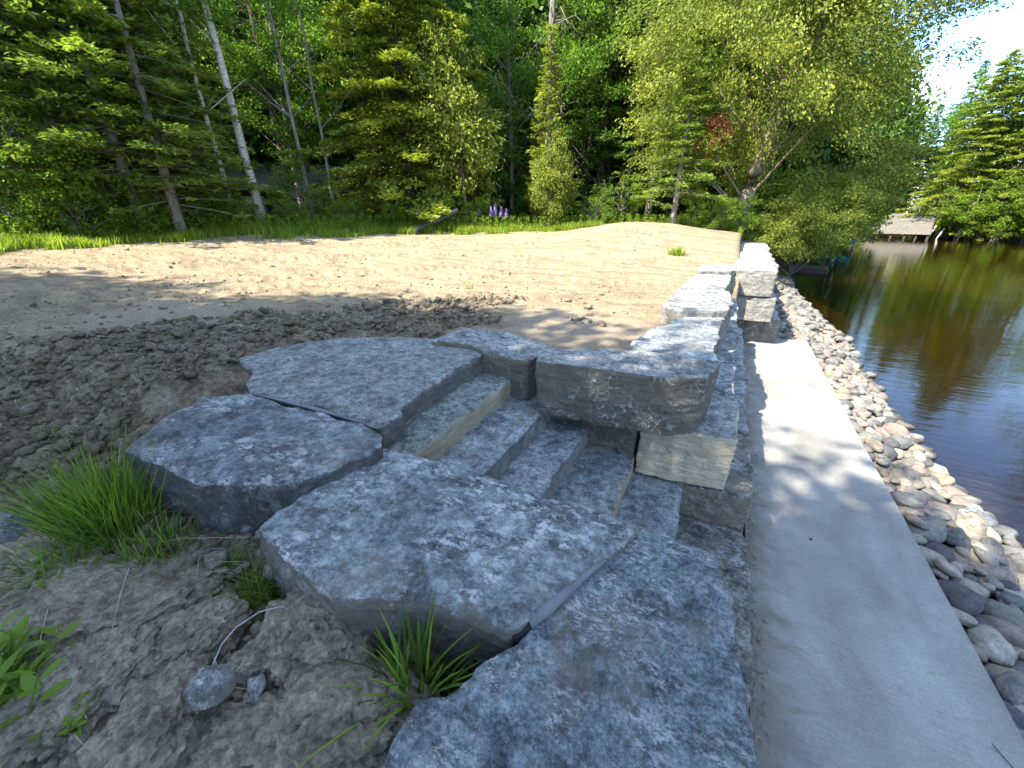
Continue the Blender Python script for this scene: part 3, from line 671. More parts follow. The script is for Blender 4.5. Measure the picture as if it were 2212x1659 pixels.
for (x_, y_, s, z_) in allc[300:]:
    k = rs.integers(5); v = PLv[k] * s * np.array([rs.uniform(.95, 1.25), 1, 1]); v = v @ rotm(rs.normal() * .3, rs.normal() * .3 + .2, rs.uniform(0, 6.28)).T + np.array([x_ - 2.6, y_ - 6, z_ + .2])
    VV.append(v); FF.append(tri[k] + nb0); PK.append(np.full(len(tri[k]), rs.random())); nb0 += len(v)
o = link('small_cobbles', mesh_np('small_cobbles', np.vstack(VV), np.vstack(FF), M['cobble'], {'pick': ('FACE', np.concatenate(PK))}, True), sh); o['kind'] = 'stuff'
bo = pebble(91, 4, .62, .35); bx, by = at(2105, 1122, -.35)
bo.materials.clear(); bo.materials.append(M['pale_rock'])
tag(link('boulder', bo, None, (bx, by, -.36), (.1, .1, .5), (.40, .42, .42)), 'large pale cream boulder standing in the water at the edge of the cobbles', 'boulder')

# ------------------------------------------------------------------ dirt clods and loose rocks
def clod_mesh(seed, sub=5):
    bm = bmesh.new(); bmesh.ops.create_icosphere(bm, subdivisions=sub, radius=.5); me = bpy.data.meshes.new('dirt_clod'); bm.to_mesh(me); bm.free()
    V = getv(me); u = V / np.linalg.norm(V, axis=1, keepdims=True)
    ck = np.abs(fbm(u * 2.4 + seed * 1.7, 3, seed + 9)); r = .5 * (1 + .36 * fbm(u * 1.7 + seed * 3.1, 3, seed) + .17 * fbm(u * 4.5 + seed, 5, seed + 2, .62, True) + .12 * fbm(u * 13, 4, seed + 4, .65) + .05 * fbm(u * 34, 2, seed + 6) - .16 * (1 - sst(ck, 0, .06)))
    V = u * r[:, None] * np.array([1, .85, .62]); V[:, 2] = np.where(V[:, 2] < -.12, -.12 + (V[:, 2] + .12) * .3, V[:, 2])
    setv(me, V); me.materials.append(M['clod']); return me
CL = [clod_mesh(s) for s in range(5)]
def gz(x, y): return float(gsurf(x, y))
CG = 'clay clods in the left foreground'
for i, (px, py, s, sz, lab) in enumerate([
        (690, 1400, .34, 1.0, 'cracked clay clod between the grass tuft and the big veined slab'),
        (430, 1370, .26, 1.0, 'upright clay clod just above the loose angular grey rock'),
        (235, 1300, .58, .55, 'broad low clay clod below the tall grass tuft'),
        (120, 1500, .30, .8, 'clay clod next to the leafy weed at the left edge'),
        (720, 1590, .36, .8, 'large clay clod at the bottom beside the nearest slab'),
        (330, 1610, .30, .8, 'pale topped clay clod at the bottom edge of the picture'),
        (540, 1610, .30, .7, 'flat clay clod at the bottom below the two loose rocks'),
        (230, 1450, .28, .8, 'rounded clay clod in the lower left among smaller lumps'),
        (580, 1420, .17, 1.0, 'small clay clod between the cord and the cracked clod'),
        (700, 1490, .24, .8, 'clay clod right of the small grey rock'),
        (60, 1220, .50, .5, 'wide pale clod at the left edge beside the tall grass tuft'),
        (470, 1060, .22, .9, 'brown clod leaning on the dark slab right of the tall grass'),
        (590, 1105, .15, .8, 'small clod in the gap between the two big slabs'),
        (840, 1520, .24, .9, 'dark clod under the broad bladed grass tuft')]):
    x_, y_ = at(px, py, 1.2); z_ = gz(x_, y_)
    tag(link('dirt_clod', CL[i % 5], None, (x_, y_, z_ + .20 * s * sz), (.1 * math.sin(i), .1 * math.cos(i * 2), i * 1.7), (s * 1.38, s * 1.25, s * sz * 1.15)), lab, 'dirt clod', CG)
LC = [clod_mesh(20 + s, 2) for s in range(5)]; LV = [getv(p) for p in LC]; LT = np.array([tuple(f.vertices) for f in LC[0].polygons])
LC1 = [clod_mesh(30 + s, 1) for s in range(5)]; LV1 = [getv(p) * 1.1 for p in LC1]; LT1 = np.array([tuple(f.vertices) for f in LC1[0].polygons])
rs = np.random.default_rng(11)
def scatter(n, kind):
    """candidate spots for soil lumps: 0 crumbs round the big clods, 1 churned dark soil, 2 lumps on the graded sand, 3 middling clods in front"""
    if kind in (0, 3): x = rs.uniform(-3.0, -.3, n); y = rs.uniform(-.6, 1.0, n); s_ = (.019 if kind == 0 else .085) * np.exp(rs.normal(size=n) * (.6 if kind == 0 else .3))
    elif kind == 1: a = rs.uniform(.25, 1.6, n); r = 2.2 + 7 * rs.random(n) ** 1.5; x, y = -r * np.sin(a), r * np.cos(a); s_ = .030 * np.exp(rs.normal(size=n) * .62)
    else: a = rs.uniform(-.02, 1.5, n); r = 5.5 + 11 * rs.random(n); x, y = -r * np.sin(a), r * np.cos(a); s_ = .028 * np.exp(rs.normal(size=n) * .5)
    k = ~((x > -.6) | ((x > -3.9) & (y > .95) & (y < 3.4)) | (np.hypot(x, y) > 16.8))
    if kind == 1: k &= clodmask(x, y) > .4
    if kind == 2: k &= fbm(np.stack([x * .8, y * .8, 0 * x], 1), 3, 77) > -.02
    return x[k], y[k], np.minimum(s_[k], .13), np.full(k.sum(), kind)
LC3 = [clod_mesh(50 + s, 3) for s in range(4)]
LIB = [(LV1, LT1), (LV, LT), ([getv(p) for p in LC3], np.array([tuple(f.vertices) for f in LC3[0].polygons]))]
cs = [scatter(6500, 0), scatter(18500, 1), scatter(3000, 2), scatter(75, 3)]
cx_, cy_, cs_, ck_ = [np.concatenate([c[i] for c in cs]) for i in range(4)]
cz_ = gsurf(cx_, cy_)
VV = []; FF = []; DM = []; nb0 = 0
for k in range(len(cx_)):
    s_ = cs_[k]; lv, lt = LIB[2 if ck_[k] == 3 else 1 if (s_ > .05 and ck_[k] != 2) else 0]
    v = lv[k % 4] * s_ * np.array([1.2, 1.1, .9]); v = v @ rotm(rs.normal() * .4, rs.normal() * .4, rs.uniform(0, 6.28)).T + np.array([cx_[k], cy_[k], cz_[k] + .2 * s_ + (.02 if ck_[k] == 3 else 0)])
    VV.append(v); FF.append(lt + nb0); nb0 += len(v); DM.append(np.full(len(lt), (0., 1., .4, 0.)[ck_[k]]))
tag(link('loose_soil', mesh_np('loose_soil', np.vstack(VV), np.vstack(FF), M['clod'], {'damp': ('FACE', np.concatenate(DM))})), 'crumbled soil lumps scattered over the rough dirt', 'soil', kind='stuff')
def angular(seed, mat):
    rs_ = np.random.default_rng(seed); bm = bmesh.new()
    for k in range(16):
        v = rs_.normal(size=3); v /= np.linalg.norm(v); bm.verts.new(tuple(v * .5 * np.array([1, .75, .6])))
    bmesh.ops.convex_hull(bm, input=bm.verts); bmesh.ops.bevel(bm, geom=list(bm.edges), offset=.02, segments=2, affect='EDGES')
    me = bpy.data.meshes.new('rock'); bm.to_mesh(me); bm.free(); me.materials.append(M[mat]); return me
for px, py, s, sd, mat, lab in [(468, 1512, .19, 3, 'pale_rock', 'angular light grey rock lying among the clods in the lower left'),
                         (548, 1500, .12, 5, 'pale_rock', 'small grey rock right beside the larger angular rock'),
                         (25, 1140, .30, 8, 'step', 'flat blue grey rock at the left edge of the picture'),
                         (622, 1083, .10, 9, 'step', 'small blue rock wedged between the two big slabs'),
                         (1020, 1480, .10, 12, 'pale_rock', 'little pale rock in the dark gap beside the nearest slab')]:
    x_, y_ = at(px, py, 1.22); tag(link('rock', angular(sd, mat), None, (x_, y_, gz(x_, y_) + s * (.28 if px < 100 else .62) if px < 900 else 1.16), (.3, .2, sd), (s, s * 1.2, s)), lab, 'rock', 'loose rocks in the dirt')
x_, y_ = at(925, 489, 1.95)
tag(link('rock', angular(21, 'pale_rock'), None, (x_, y_, gz(x_, y_) + .08), (0, 0, 0), (.42, .3, .28)), 'pale rock on the sand in front of the black pipe', 'rock')

# filter fabric squeezed out of the joints
def joint(name, pts, rads, mat, label):
    b = MB(); b.tube(pts, rads, 12); o = b.build(name, M[mat], None, True); tag(o, label, 'filter fabric'); return o
g = joint('fabric_strip', [(*at(1386, 1141, 1.475), 1.470), (*at(1330, 1190, 1.47), 1.470), (*at(1260, 1245, 1.47), 1.472), (*at(1190, 1308, 1.47), 1.470), (*at(1140, 1345, 1.46), 1.46)],
      [.004, .010, .017, .024, .027], 'geotextile', 'grey rolled filter fabric in the joint between the two nearest slabs')
b = MB(); b.tube([(*at(1150, 1338, 1.455), 1.455), (*at(1105, 1375, 1.44), 1.435)], [.029, .031], 10); o = b.build('fabric_end', M['geotextile_black'], g, True)
joint('fabric_strip', [(*at(548, 851, 1.555), 1.555), (*at(620, 868, 1.56), 1.562), (*at(700, 889, 1.56), 1.563), (*at(783, 914, 1.555), 1.556)], [.006, .014, .013, .005], 'geotextile', 'thin pale fabric strip between the landing and the left slab')
# near-black sheet laid across the bottom of the gap between the slabs
V = []; na_, nb2 = 14, 8
p0 = [at(900, 1540, 1.05), at(1010, 1340, 1.2), at(1120, 1395, 1.2), at(990, 1560, 1.05)]
b = MB()
for i in range(na_):
    for j in range(nb2):
        s_, t_ = i / (na_ - 1), j / (nb2 - 1); q = (1 - s_) * ((1 - t_) * np.array(p0[0]) + t_ * np.array(p0[3])) + s_ * ((1 - t_) * np.array(p0[1]) + t_ * np.array(p0[2]))
        b.v.append((q[0], q[1], 1.06 + .05 * s_ + .02 * math.sin(i * 1.3 + j)))
b.f = [(i * nb2 + j, (i + 1) * nb2 + j, (i + 1) * nb2 + j + 1, i * nb2 + j + 1) for i in range(na_ - 1) for j in range(nb2 - 1)]
tag(b.build('gap_sheet', M['geotextile_black'], None, True), 'black sheet deep in the gap by the nearest slab', 'filter fabric')
# cord
cpts = [(455, 1462, 1.30), (462, 1430, 1.36), (480, 1390, 1.40), (510, 1355, 1.42), (560, 1322, 1.42), (605, 1310, 1.40), (632, 1318, 1.36)]
b = MB(); b.tube([(*at(x_, y_, z_), z_) for x_, y_, z_ in cpts], .0022, 6)
tag(b.build('cord', M['cord'], None, True), 'thin pale cord arching over the clods above the angular rock', 'cord')
# ------------------------------------------------------------------ vegetation builders
def norm(a): return a / np.maximum(np.linalg.norm(a, axis=-1, keepdims=True), 1e-9)
def leaves(C, D, S, l, w, tint, fold=.25):
    """kite shaped leaves: C centres, D long axis, S side axis"""
    C = np.asarray(C); n = len(C); l = np.broadcast_to(l, n)[:, None]; w = np.broadcast_to(w, n)[:, None]
    D = norm(D); S = norm(S - D * (S * D).sum(1, keepdims=True)); Nn = np.cross(D, S)
    V = np.stack([C - D * l * .5, C + S * w * .5 - Nn * w * fold, C + D * l * .5 - Nn * l * .12, C - S * w * .5 - Nn * w * fold], 1).reshape(-1, 3)
    return V, np.arange(4 * n).reshape(n, 4), np.broadcast_to(tint, n)
def leafmesh(name, parts, mat):
    V = []; F = []; T = []; b = 0
    for v, f, t in parts: V.append(v); F.append(f + b); T.append(t); b += len(v)
    V = np.vstack(V); F = np.vstack(F); T = np.concatenate(T)
    return mesh_np(name, V, F, M[mat], {'tint': ('FACE', T)})
def trunkmesh(name, tubes, mat):
    b = MB()
    for p, r, n in tubes: b.tube(p, r, n, False)
    me = bpy.data.meshes.new(name); me.from_pydata(b.v, [], b.f); me.materials.append(M[mat]); shade(me); return me
def conifer(seed, H, Rr, clear=.12, mat='spruce', bark='bark_dark', dens=13., seg=24, ll=.20, lw=.055, droop=.25, expo=.75, k=5, holes=.0, tip=.8):
    rs = np.random.default_rng(seed); nb = int(H * dens); parts = []; tubes = []
    lean = rs.normal(size=2) * .012 * H
    ax = lambda z: np.array([lean[0] * (z / H) ** 1.5, lean[1] * (z / H) ** 1.5, z])
    tubes.append(([ax(z) - np.array([0, 0, .3 if z == 0 else 0]) for z in np.linspace(0, H * .98, 12)], [max(.012, .016 * H * (1 - t) ** .9 + .01) for t in np.linspace(0, 1, 12)], 9))
    for i in range(nb):
        t = clear + (1 - clear) * ((i + rs.random()) / nb); az_ = i * 2.39996 + rs.normal() * .3
        L = Rr * (max(0, 1 - (t - clear) / (1 - clear))) ** expo * rs.uniform(.62, 1.12) + .18
        if rs.random() < .06: L *= 1.25
        n = max(5, int(L * seg)); s = rs.beta(1.6, 1.0, n)
        d = np.array([math.cos(az_), math.sin(az_), 0]); q = np.array([-d[1], d[0], 0])
        up0 = rs.uniform(-.1, .18) - droop * (1 - t) * .5
        lat = (rs.random(n) * 2 - 1); wd_ = .42 * L * (1.05 - s) + .10
        zz = up0 * s * L - droop * L * (s ** 2) * .5 + .10 * L * np.maximum(0, s - .7) * 1.5 - .10 * np.abs(lat) * wd_ + rs.normal(size=n) * .03
        base = ax(t * H)
        C = base + np.outer(s * L, d) + np.outer(lat * wd_, q); C[:, 2] += zz
        if holes:
            kp = fbm(C * .9 + seed, 3, seed) > holes; C = C[kp]; lat = lat[kp]; s = s[kp]; n = len(C)
            if n < 2: continue
        Dd = norm(np.outer(np.ones(n), d) * .8 + np.outer(np.sign(lat) * .75, q) + np.array([0, 0, -.12]))
        bt = rs.random()
        for kk in range(k):
            D2 = norm(Dd + rs.normal(size=(n, 3)) * .34); C2 = C + rs.normal(size=(n, 3)) * np.array([.07, .07, .035]) * (ll / .2)
            S2 = np.cross(D2, np.array([0, 0, 1.])) + rs.normal(size=(n, 3)) * .45
            parts.append(leaves(C2, D2, S2, ll * rs.uniform(.7, 1.3, n), lw * rs.uniform(.8, 1.3, n), np.clip(.25 + .3 * bt + tip * .5 * s * rs.random(n) + rs.normal(size=n) * .12, 0, 1)))
        tubes.append(([base, base + d * L * .5 + np.array([0, 0, up0 * .5 * L - droop * L * .125]), base + d * L * .92 + np.array([0, 0, up0 * .92 * L - droop * L * .42])], [.012 + .006 * L, .008 + .003 * L, .004], 4))
    return leafmesh('crown', parts, mat), trunkmesh('trunk', tubes, bark)
def clumpy(seed, H, Rr, z0, mat, bark, nclump, per, ll, lw, csize, leaf='cedar', limbs=7, tr=.018, shape=1., trunkpath=None, holes=-.25, trail=0.):
    """irregular crown made of many leaf clumps on limbs"""
    rs = np.random.default_rng(seed); parts = []; tubes = []
    tp = trunkpath or [(0, 0, -.3), (rs.normal() * .1, rs.normal() * .1, H * .3), (rs.normal() * .25, rs.normal() * .25, H * .62), (rs.normal() * .3, rs.normal() * .3, H * .95)]
    tp = [np.array(p, float) for p in tp]; r0 = tr * H
    fine_ = []; 
    for i in range(len(tp) - 1):
        for j in range(5): fine_.append(tp[i] + (tp[i + 1] - tp[i]) * j / 5)
    fine_.append(tp[-1]); m_ = len(fine_)
    tubes.append((fine_, [r0 * (1.35 if i == 0 else 1) * (1 - .88 * i / (m_ - 1)) + .008 for i in range(m_)], 10))
    cz = (z0 + H) / 2; hz = (H - z0) / 2
    axz = lambda z: fine_[int(np.clip(z / H, 0, 1) * (m_ - 1))]
    C = []
    while len(C) < nclump:
        u = norm(rs.normal(size=3)); r = rs.random() ** .45
        z = cz + u[2] * hz * r; w = (1 - .45 * max(0, u[2]) ** 1.5 * shape)
        a_ = axz(z); C.append([a_[0] + u[0] * Rr * r * w, a_[1] + u[1] * Rr * r * w, z])
    C = np.array(C); C += .28 * Rr * np.stack([fbm(C * .45 + seed, 2, seed), fbm(C * .45 + 40, 2, seed + 1), .4 * fbm(C * .45 + 80, 2, seed + 2)], 1)
    C = C[fbm(C * .55 + seed * 2, 3, seed + 5) > holes]
    C[:, 2] = np.maximum(C[:, 2], z0 - .1 * H)
    n = len(C)
    for i in range(0, n, max(1, n // (limbs * 9))):
        a_ = np.array(axz(max(z0 * .5, C[i, 2] - .3 * abs(C[i, 0]) - .4))); mid = (a_ + C[i]) / 2 + rs.normal(size=3) * .12 + np.array([0, 0, .05 * Rr])
        L = np.linalg.norm(C[i] - a_); tubes.append(([a_, mid, C[i]], [.008 + .009 * L, .006 + .005 * L, .005], 5))
    bt = rs.random(n)
    idx = np.repeat(np.arange(n), per); m2 = len(idx); ctr = C[idx]
    outw = norm(ctr - np.array([0, 0, cz]) * np.array([0, 0, 1.]) - np.array([0, 0, 0])); outw[:, 2] *= .6; outw = norm(outw)
    off = np.clip(rs.normal(size=(m2, 3)), -1.45, 1.45) * csize * np.array([1, 1, .62])
    Pp = ctr + off + outw * csize * rs.uniform(0, 1.1, m2)[:, None]
    if leaf == 'cedar':
        D = norm(outw * .7 + np.array([0, 0, -.25]) + rs.normal(size=(m2, 3)) * .55); S = np.cross(D, outw) + np.array([0, 0, .8]) * rs.normal(size=(m2, 1)) + rs.normal(size=(m2, 3)) * .3
    else:
        D = norm(rs.normal(size=(m2, 3)) + outw * .5 + np.array([0, 0, -.3])); S = rs.normal(size=(m2, 3))
    tint = np.clip(.18 + .42 * bt[idx] + rs.normal(size=m2) * .16 + .15 * rs.random(m2), 0, 1)
    Pp[:, 2] -= trail * np.linalg.norm(off[:, :2], axis=1)
    parts.append(leaves(Pp, D, S, ll * rs.uniform(.6, 1.35, m2), lw * rs.uniform(.7, 1.3, m2), tint))
    return leafmesh('crown', parts, mat), trunkmesh('trunk', tubes, bark)
def plant_tree(name, meshes, x, y, z=None, rz=0., s=1., sz=None, label='', cat='tree', group=None, lean=(0, 0)):
    z = gz(x, y) if z is None else z
    t = empty(name, (x, y, z - .02), rz); t.rotation_euler = (lean[0], lean[1], rz); t.scale = (s, s, sz or s)
    if meshes[0]: link('crown', meshes[0], t)
    if meshes[1]: link('trunk', meshes[1], t)
    return tag(t, label, cat, group)

# prototypes
SPR = [conifer(1, 17, 4.7, .02, 'spruce', seg=18, ll=.25, lw=.085, droop=.34, expo=.60, k=6, dens=12), conifer(2, 16, 3.1, .10, 'dark_pine', seg=13, ll=.30, lw=.09, dens=9, droop=.35, k=5, tip=.4)]
FIR = conifer(3, 12, 2.7, .08, 'fir', 'bark_grey', seg=17, ll=.20, lw=.07, dens=11, droop=.22, k=5, holes=-.12)
FIR2 = conifer(4, 7.5, 2.1, .17, 'fir', 'bark_grey', seg=19, ll=.17, lw=.055, dens=13, droop=.28, expo=.6, k=5)
PINE = conifer(5, 20, 3.4, .22, 'dark_pine', seg=9, ll=.30, lw=.08, dens=5, droop=.1, expo=.5, k=5, holes=-.1, tip=.4)
BIRCH = clumpy(6, 16, 2.6, 7.5, 'maple', 'bark_birch', 150, 60, .13, .10, .40, 'broad', 4, .0105, holes=-.1)
MAPLE = clumpy(7, 15, 4.0, 4.0, 'maple', 'bark_grey', 240, 110, .15, .12, .36, 'broad', 7, .012, holes=-.12)
CEDAR_N = conifer(41, 8.5, 1.25, .02, 'cedar', 'bark_cedar', seg=20, ll=.17, lw=.06, dens=14, droop=-.25, expo=.8, k=5)
CEDAR_S = clumpy(8, 5.2, 1.25, .3, 'cedar', 'bark_cedar', 150, 90, .13, .055, .22, 'cedar', 3, .012, 1.6, holes=-.5)
BUSHB = clumpy(9, 2.2, 1.2, .2, 'bush', 'bark_grey', 60, 90, .09, .055, .15, 'broad', 4, .006, .6, holes=-.4)
BUSHC = clumpy(10, 3.4, 1.3, .2, 'bush', 'bark_grey', 80, 80, .10, .06, .17, 'broad', 4, .006, .8, holes=-.3)

# the huge cedar over the water
ctp = [(0, 0, -.5), (.25, .1, 1.6), (.8, .2, 5.2), (1.4, .3, 9.5), (1.5, .4, 13.5)]
CED = clumpy(12, 15.5, 5.4, 1.2, 'cedar', 'bark_cedar', 1150, 180, .125, .05, .33, 'cedar', 2, .026, .9, ctp, holes=-.22, trail=.45)
bxy = bear(1590, 21.0)
t = plant_tree('cedar_tree', CED, bxy[0], bxy[1], None, R(-8), label='huge leaning cedar with yellow green boughs hanging over the lake', cat='cedar tree')
low = clumpy(13, 4.6, 2.9, -.6, 'cedar', 'bark_cedar', 170, 170, .125, .05, .28, 'cedar', 2, .01, .2, [(-1.6, 0, 1.8), (-.4, 0, 1.7), (.4, 0, 1.2), (1.2, 0, .8)], holes=-.35, trail=.4)
link('low_bough', low[0], t, (3.7, 5.2, -.95)); 
o_ = link('low_bough', low[0], t, (3.0, .6, -.75)); o_.scale = (.72, .72, .62); o_.rotation_euler = (0, 0, .7)
dead = MB(); rs = np.random.default_rng(3)
for k in range(60):
    a_ = rs.uniform(2.6, 5.6); z_ = rs.uniform(2, 9); L = rs.uniform(1.2, 3.2); c0 = np.array([.25 + .2 * z_, .1, z_]); d_ = np.array([math.cos(a_), math.sin(a_), rs.uniform(-.1, .9)])
    e_ = c0 + d_ * L; dead.tube([c0, (c0 + e_) / 2 + rs.normal(size=3) * .15, e_ + np.array([0, 0, -.3])], [.022, .014, .005], 4, False)
me_o = dead.build('dead_twigs', M['bark_grey'], t, True)

W = lambda px, r: bear(px, r)
# spruces and their neighbours in the middle
x_, y_ = W(890, 22.5); plant_tree('spruce_tree', SPR[0], x_, y_, label='big dense yellow green spruce in the middle behind the black pipe', rz=.4, cat='spruce tree')
x_, y_ = W(1010, 21.5); plant_tree('cedar_tree', CEDAR_S, x_, y_, s=1.55, label='bushy young cedar against the right side of the big middle spruce', cat='cedar tree', rz=1.)
x_, y_ = W(1185, 20.5); plant_tree('cedar_tree', CEDAR_S, x_, y_, s=.78, label='low broad cedar right of the lupins', cat='cedar tree', rz=2.)
x_, y_ = W(1175, 21.5); plant_tree('cedar_tree', CEDAR_N, x_, y_, s=.95, label='slender pointed cedar rising behind the low broad cedar', cat='cedar tree', rz=3.)
x_, y_ = W(1456, 18.6); t2 = plant_tree('fir_tree', FIR2, x_, y_, s=.90, label='small fir with bare lower trunk on the sand mound by the wall', cat='fir tree', rz=.7)
dd_ = clumpy(31, 2.2, .7, .6, 'dead', 'bark_grey', 26, 40, .14, .05, .14, holes=-.6); link('dead_foliage', dd_[0], t2, (.5, -.7, 2.2))
x_, y_ = W(1400, 23.5); plant_tree('fir_tree', FIR, x_, y_, s=1.0, label='taller green fir directly behind the small fir', cat='fir tree', rz=2.2)
x_, y_ = W(1290, 24.5); plant_tree('spruce_tree', SPR[1], x_, y_, s=.95, label='dark drooping spruce between the bare grey snag and the maple', cat='spruce tree', rz=1.2)
x_, y_ = W(1440, 27); plant_tree('maple_tree', MAPLE, x_, y_, s=1.15, label='leafy maple rising behind the firs left of the huge cedar', cat='maple tree', rz=.3)
for px, r, sc_, lab in ((300, 18.9, 1.35, 'light green fir hiding the lower twin trunks at left'), (415, 20.2, 1.3, 'light green fir between the twin trunks and the birches'), (190, 19.6, 1.3, 'fir standing between the thin spindly trunk and the twin trunks')):
    x_, y_ = W(px, r); plant_tree('fir_tree', FIR2, x_, y_, s=sc_, rz=px, label=lab, cat='fir tree')
x_, y_ = W(380, 18.6); plant_tree('fir_tree', FIR, x_, y_, s=.86, label='soft green fir in front of the twin leaning trunks at left', cat='fir tree', rz=1.9)
x_, y_ = W(470, 21.5); plant_tree('fir_tree', FIR, x_, y_, s=1.05, label='fir with layered boughs just left of the birches', cat='fir tree', rz=4.2)
for k, (px, r, s, lab) in enumerate([(1105, 25.5, .8, 'bright leafy maple left of the bare grey snag'), (1262, 25.2, .75, 'bright leafy maple right of the bare grey snag'), (655, 27.5, .85, 'leafy maple above the left end of the house roof'), (100, 21, .75, 'bright leafy maple at the far left behind the shrubs')]):
    x_, y_ = W(px, r); plant_tree('maple_tree', MAPLE, x_, y_, rz=k * 1.6, s=s, label=lab, cat='maple tree')
# snag
b = MB(); pth = [(0, 0, -.3), (.05, 0, 4), (-.05, .05, 9), (.1, 0, 15)]; b.tube(pth, [.26, .20, .16, .08], 10)
x_, y_ = W(1180, 24.5); sn = tag(empty('bare_tree', (x_, y_, gz(x_, y_))), 'bare grey dead trunk with spiky limbs rising in the middle', 'dead tree')
b.build('trunk', M['bark_grey'], sn, True); b = MB(); rs = np.random.default_rng(9)
for k in range(46):
    a_ = rs.uniform(0, 6.28); z_ = rs.uniform(2.5, 13.5); L = rs.uniform(1.0, 3.6) * (1.1 - z_ / 20); d_ = np.array([math.cos(a_), math.sin(a_), 0])
    c0 = np.array([0, 0, z_]); b.tube([c0, c0 + d_ * L * .5 + np.array([0, 0, .1 * L]), c0 + d_ * L + np.array([0, 0, -.35 * L])], [.035, .02, .006], 5, False)
    for j in range(4):
        s_ = rs.uniform(.3, .9); p_ = c0 + d_ * L * s_ + np.array([0, 0, -.1 * L * s_]); b.tube([p_, p_ + rs.normal(size=3) * .25 + np.array([0, 0, -.35])], [.010, .004], 4, False)
b.build('branches', M['bark_grey'], sn, True)

# leaning trunks at left: (column, distance, bark, lean, height, radius, label)
def pole_tree(px, r, bark, H, rad_, bend, label, crown=None, seed=0):
    x_, y_ = W(px, r); rs_ = np.random.default_rng(seed + 77); t_ = tag(empty('deciduous_tree', (x_, y_, gz(x_, y_))), label, 'tree')
    pts = [(bend[0] * (k / 10) ** 1.4 + .06 * rs_.normal(), bend[1] * (k / 10), -.3 + (H + .3) * k / 10) for k in range(11)]
    tubes = [(pts, [rad_ * (1.25 if k == 0 else 1) * (1 - .8 * k / 10) for k in range(11)], 10)]
    for k in range(9):
        z_ = H * rs_.uniform(.3, .95); a_ = rs_.uniform(0, 6.28); L = rs_.uniform(.8, 2.4); p_ = np.array(pts[int(z_ / H * 10)]); d_ = np.array([math.cos(a_), math.sin(a_), .8])
        tubes.append(([p_, p_ + d_ * L * .6, p_ + d_ * L], [rad_ * .25, rad_ * .15, .008], 5))
    link('trunk', trunkmesh('trunk', tubes, bark), t_)
    c = crown or clumpy(seed + 50, H, 2.0, H * .42, 'maple', bark, 95, 55, .13, .10, .38, 'broad', 3, .002, trunkpath=[tuple(p) for p in pts[::3]] + [pts[-1]], holes=-.1)
    link('crown', c[0], t_); return t_
pole_tree(347, 19.5, 'bark_grey', 15, .17, (-1.2, 0), 'rough grey trunk at left, nearer of the twin leaning pair', seed=1)
pole_tree(392, 20.0, 'bark_grey', 15, .15, (-.9, .2), 'pale trunk right behind the twin leaning pair', seed=2)
pole_tree(506, 20.5, 'bark_birch', 14, .10, (-.5, 0), 'thin pale birch trunk left of the thicker birch', seed=3)
pole_tree(562, 21.0, 'bark_birch', 16, .18, (-.9, 0), 'thick white birch trunk leaning left before the house roof', seed=4)
pole_tree(672, 21.5, 'bark_grey', 15, .085, (-.5, .2), 'slender crooked grey trunk in front of the roof', seed=5)
pole_tree(725, 22.0, 'bark_grey', 14, .08, (-.3, 0), 'slender trunk just left of the big middle spruce', seed=6)
pole_tree(238, 20.5, 'bark_grey', 11, .055, (-.5, 0), 'thin spindly trunk among the dark pines at far left', seed=7)
pole_tree(150, 22, 'bark_grey', 12, .05, (-.6, 0), 'thinnest trunk near the left edge before the pines', seed=8)
pole_tree(1345, 24.5, 'bark_grey', 13, .16, (.6, 0), 'dark trunk under the firs left of the sand mound', seed=9)
for k, (px, r, s, lab) in enumerate([(-60, 20, .85, 'dark pine at the very left edge of the picture'), (70, 25, .95, 'dark pine filling the upper left corner'), (215, 27, .9, 'dark pine behind the thin spindly trunk'), (640, 29, 1.0, 'tall dark pine above the house roof')]):
    x_, y_ = W(px, r); plant_tree('pine_tree', PINE, x_, y_, s=s, rz=k * 1.9, label=lab, cat='pine tree')
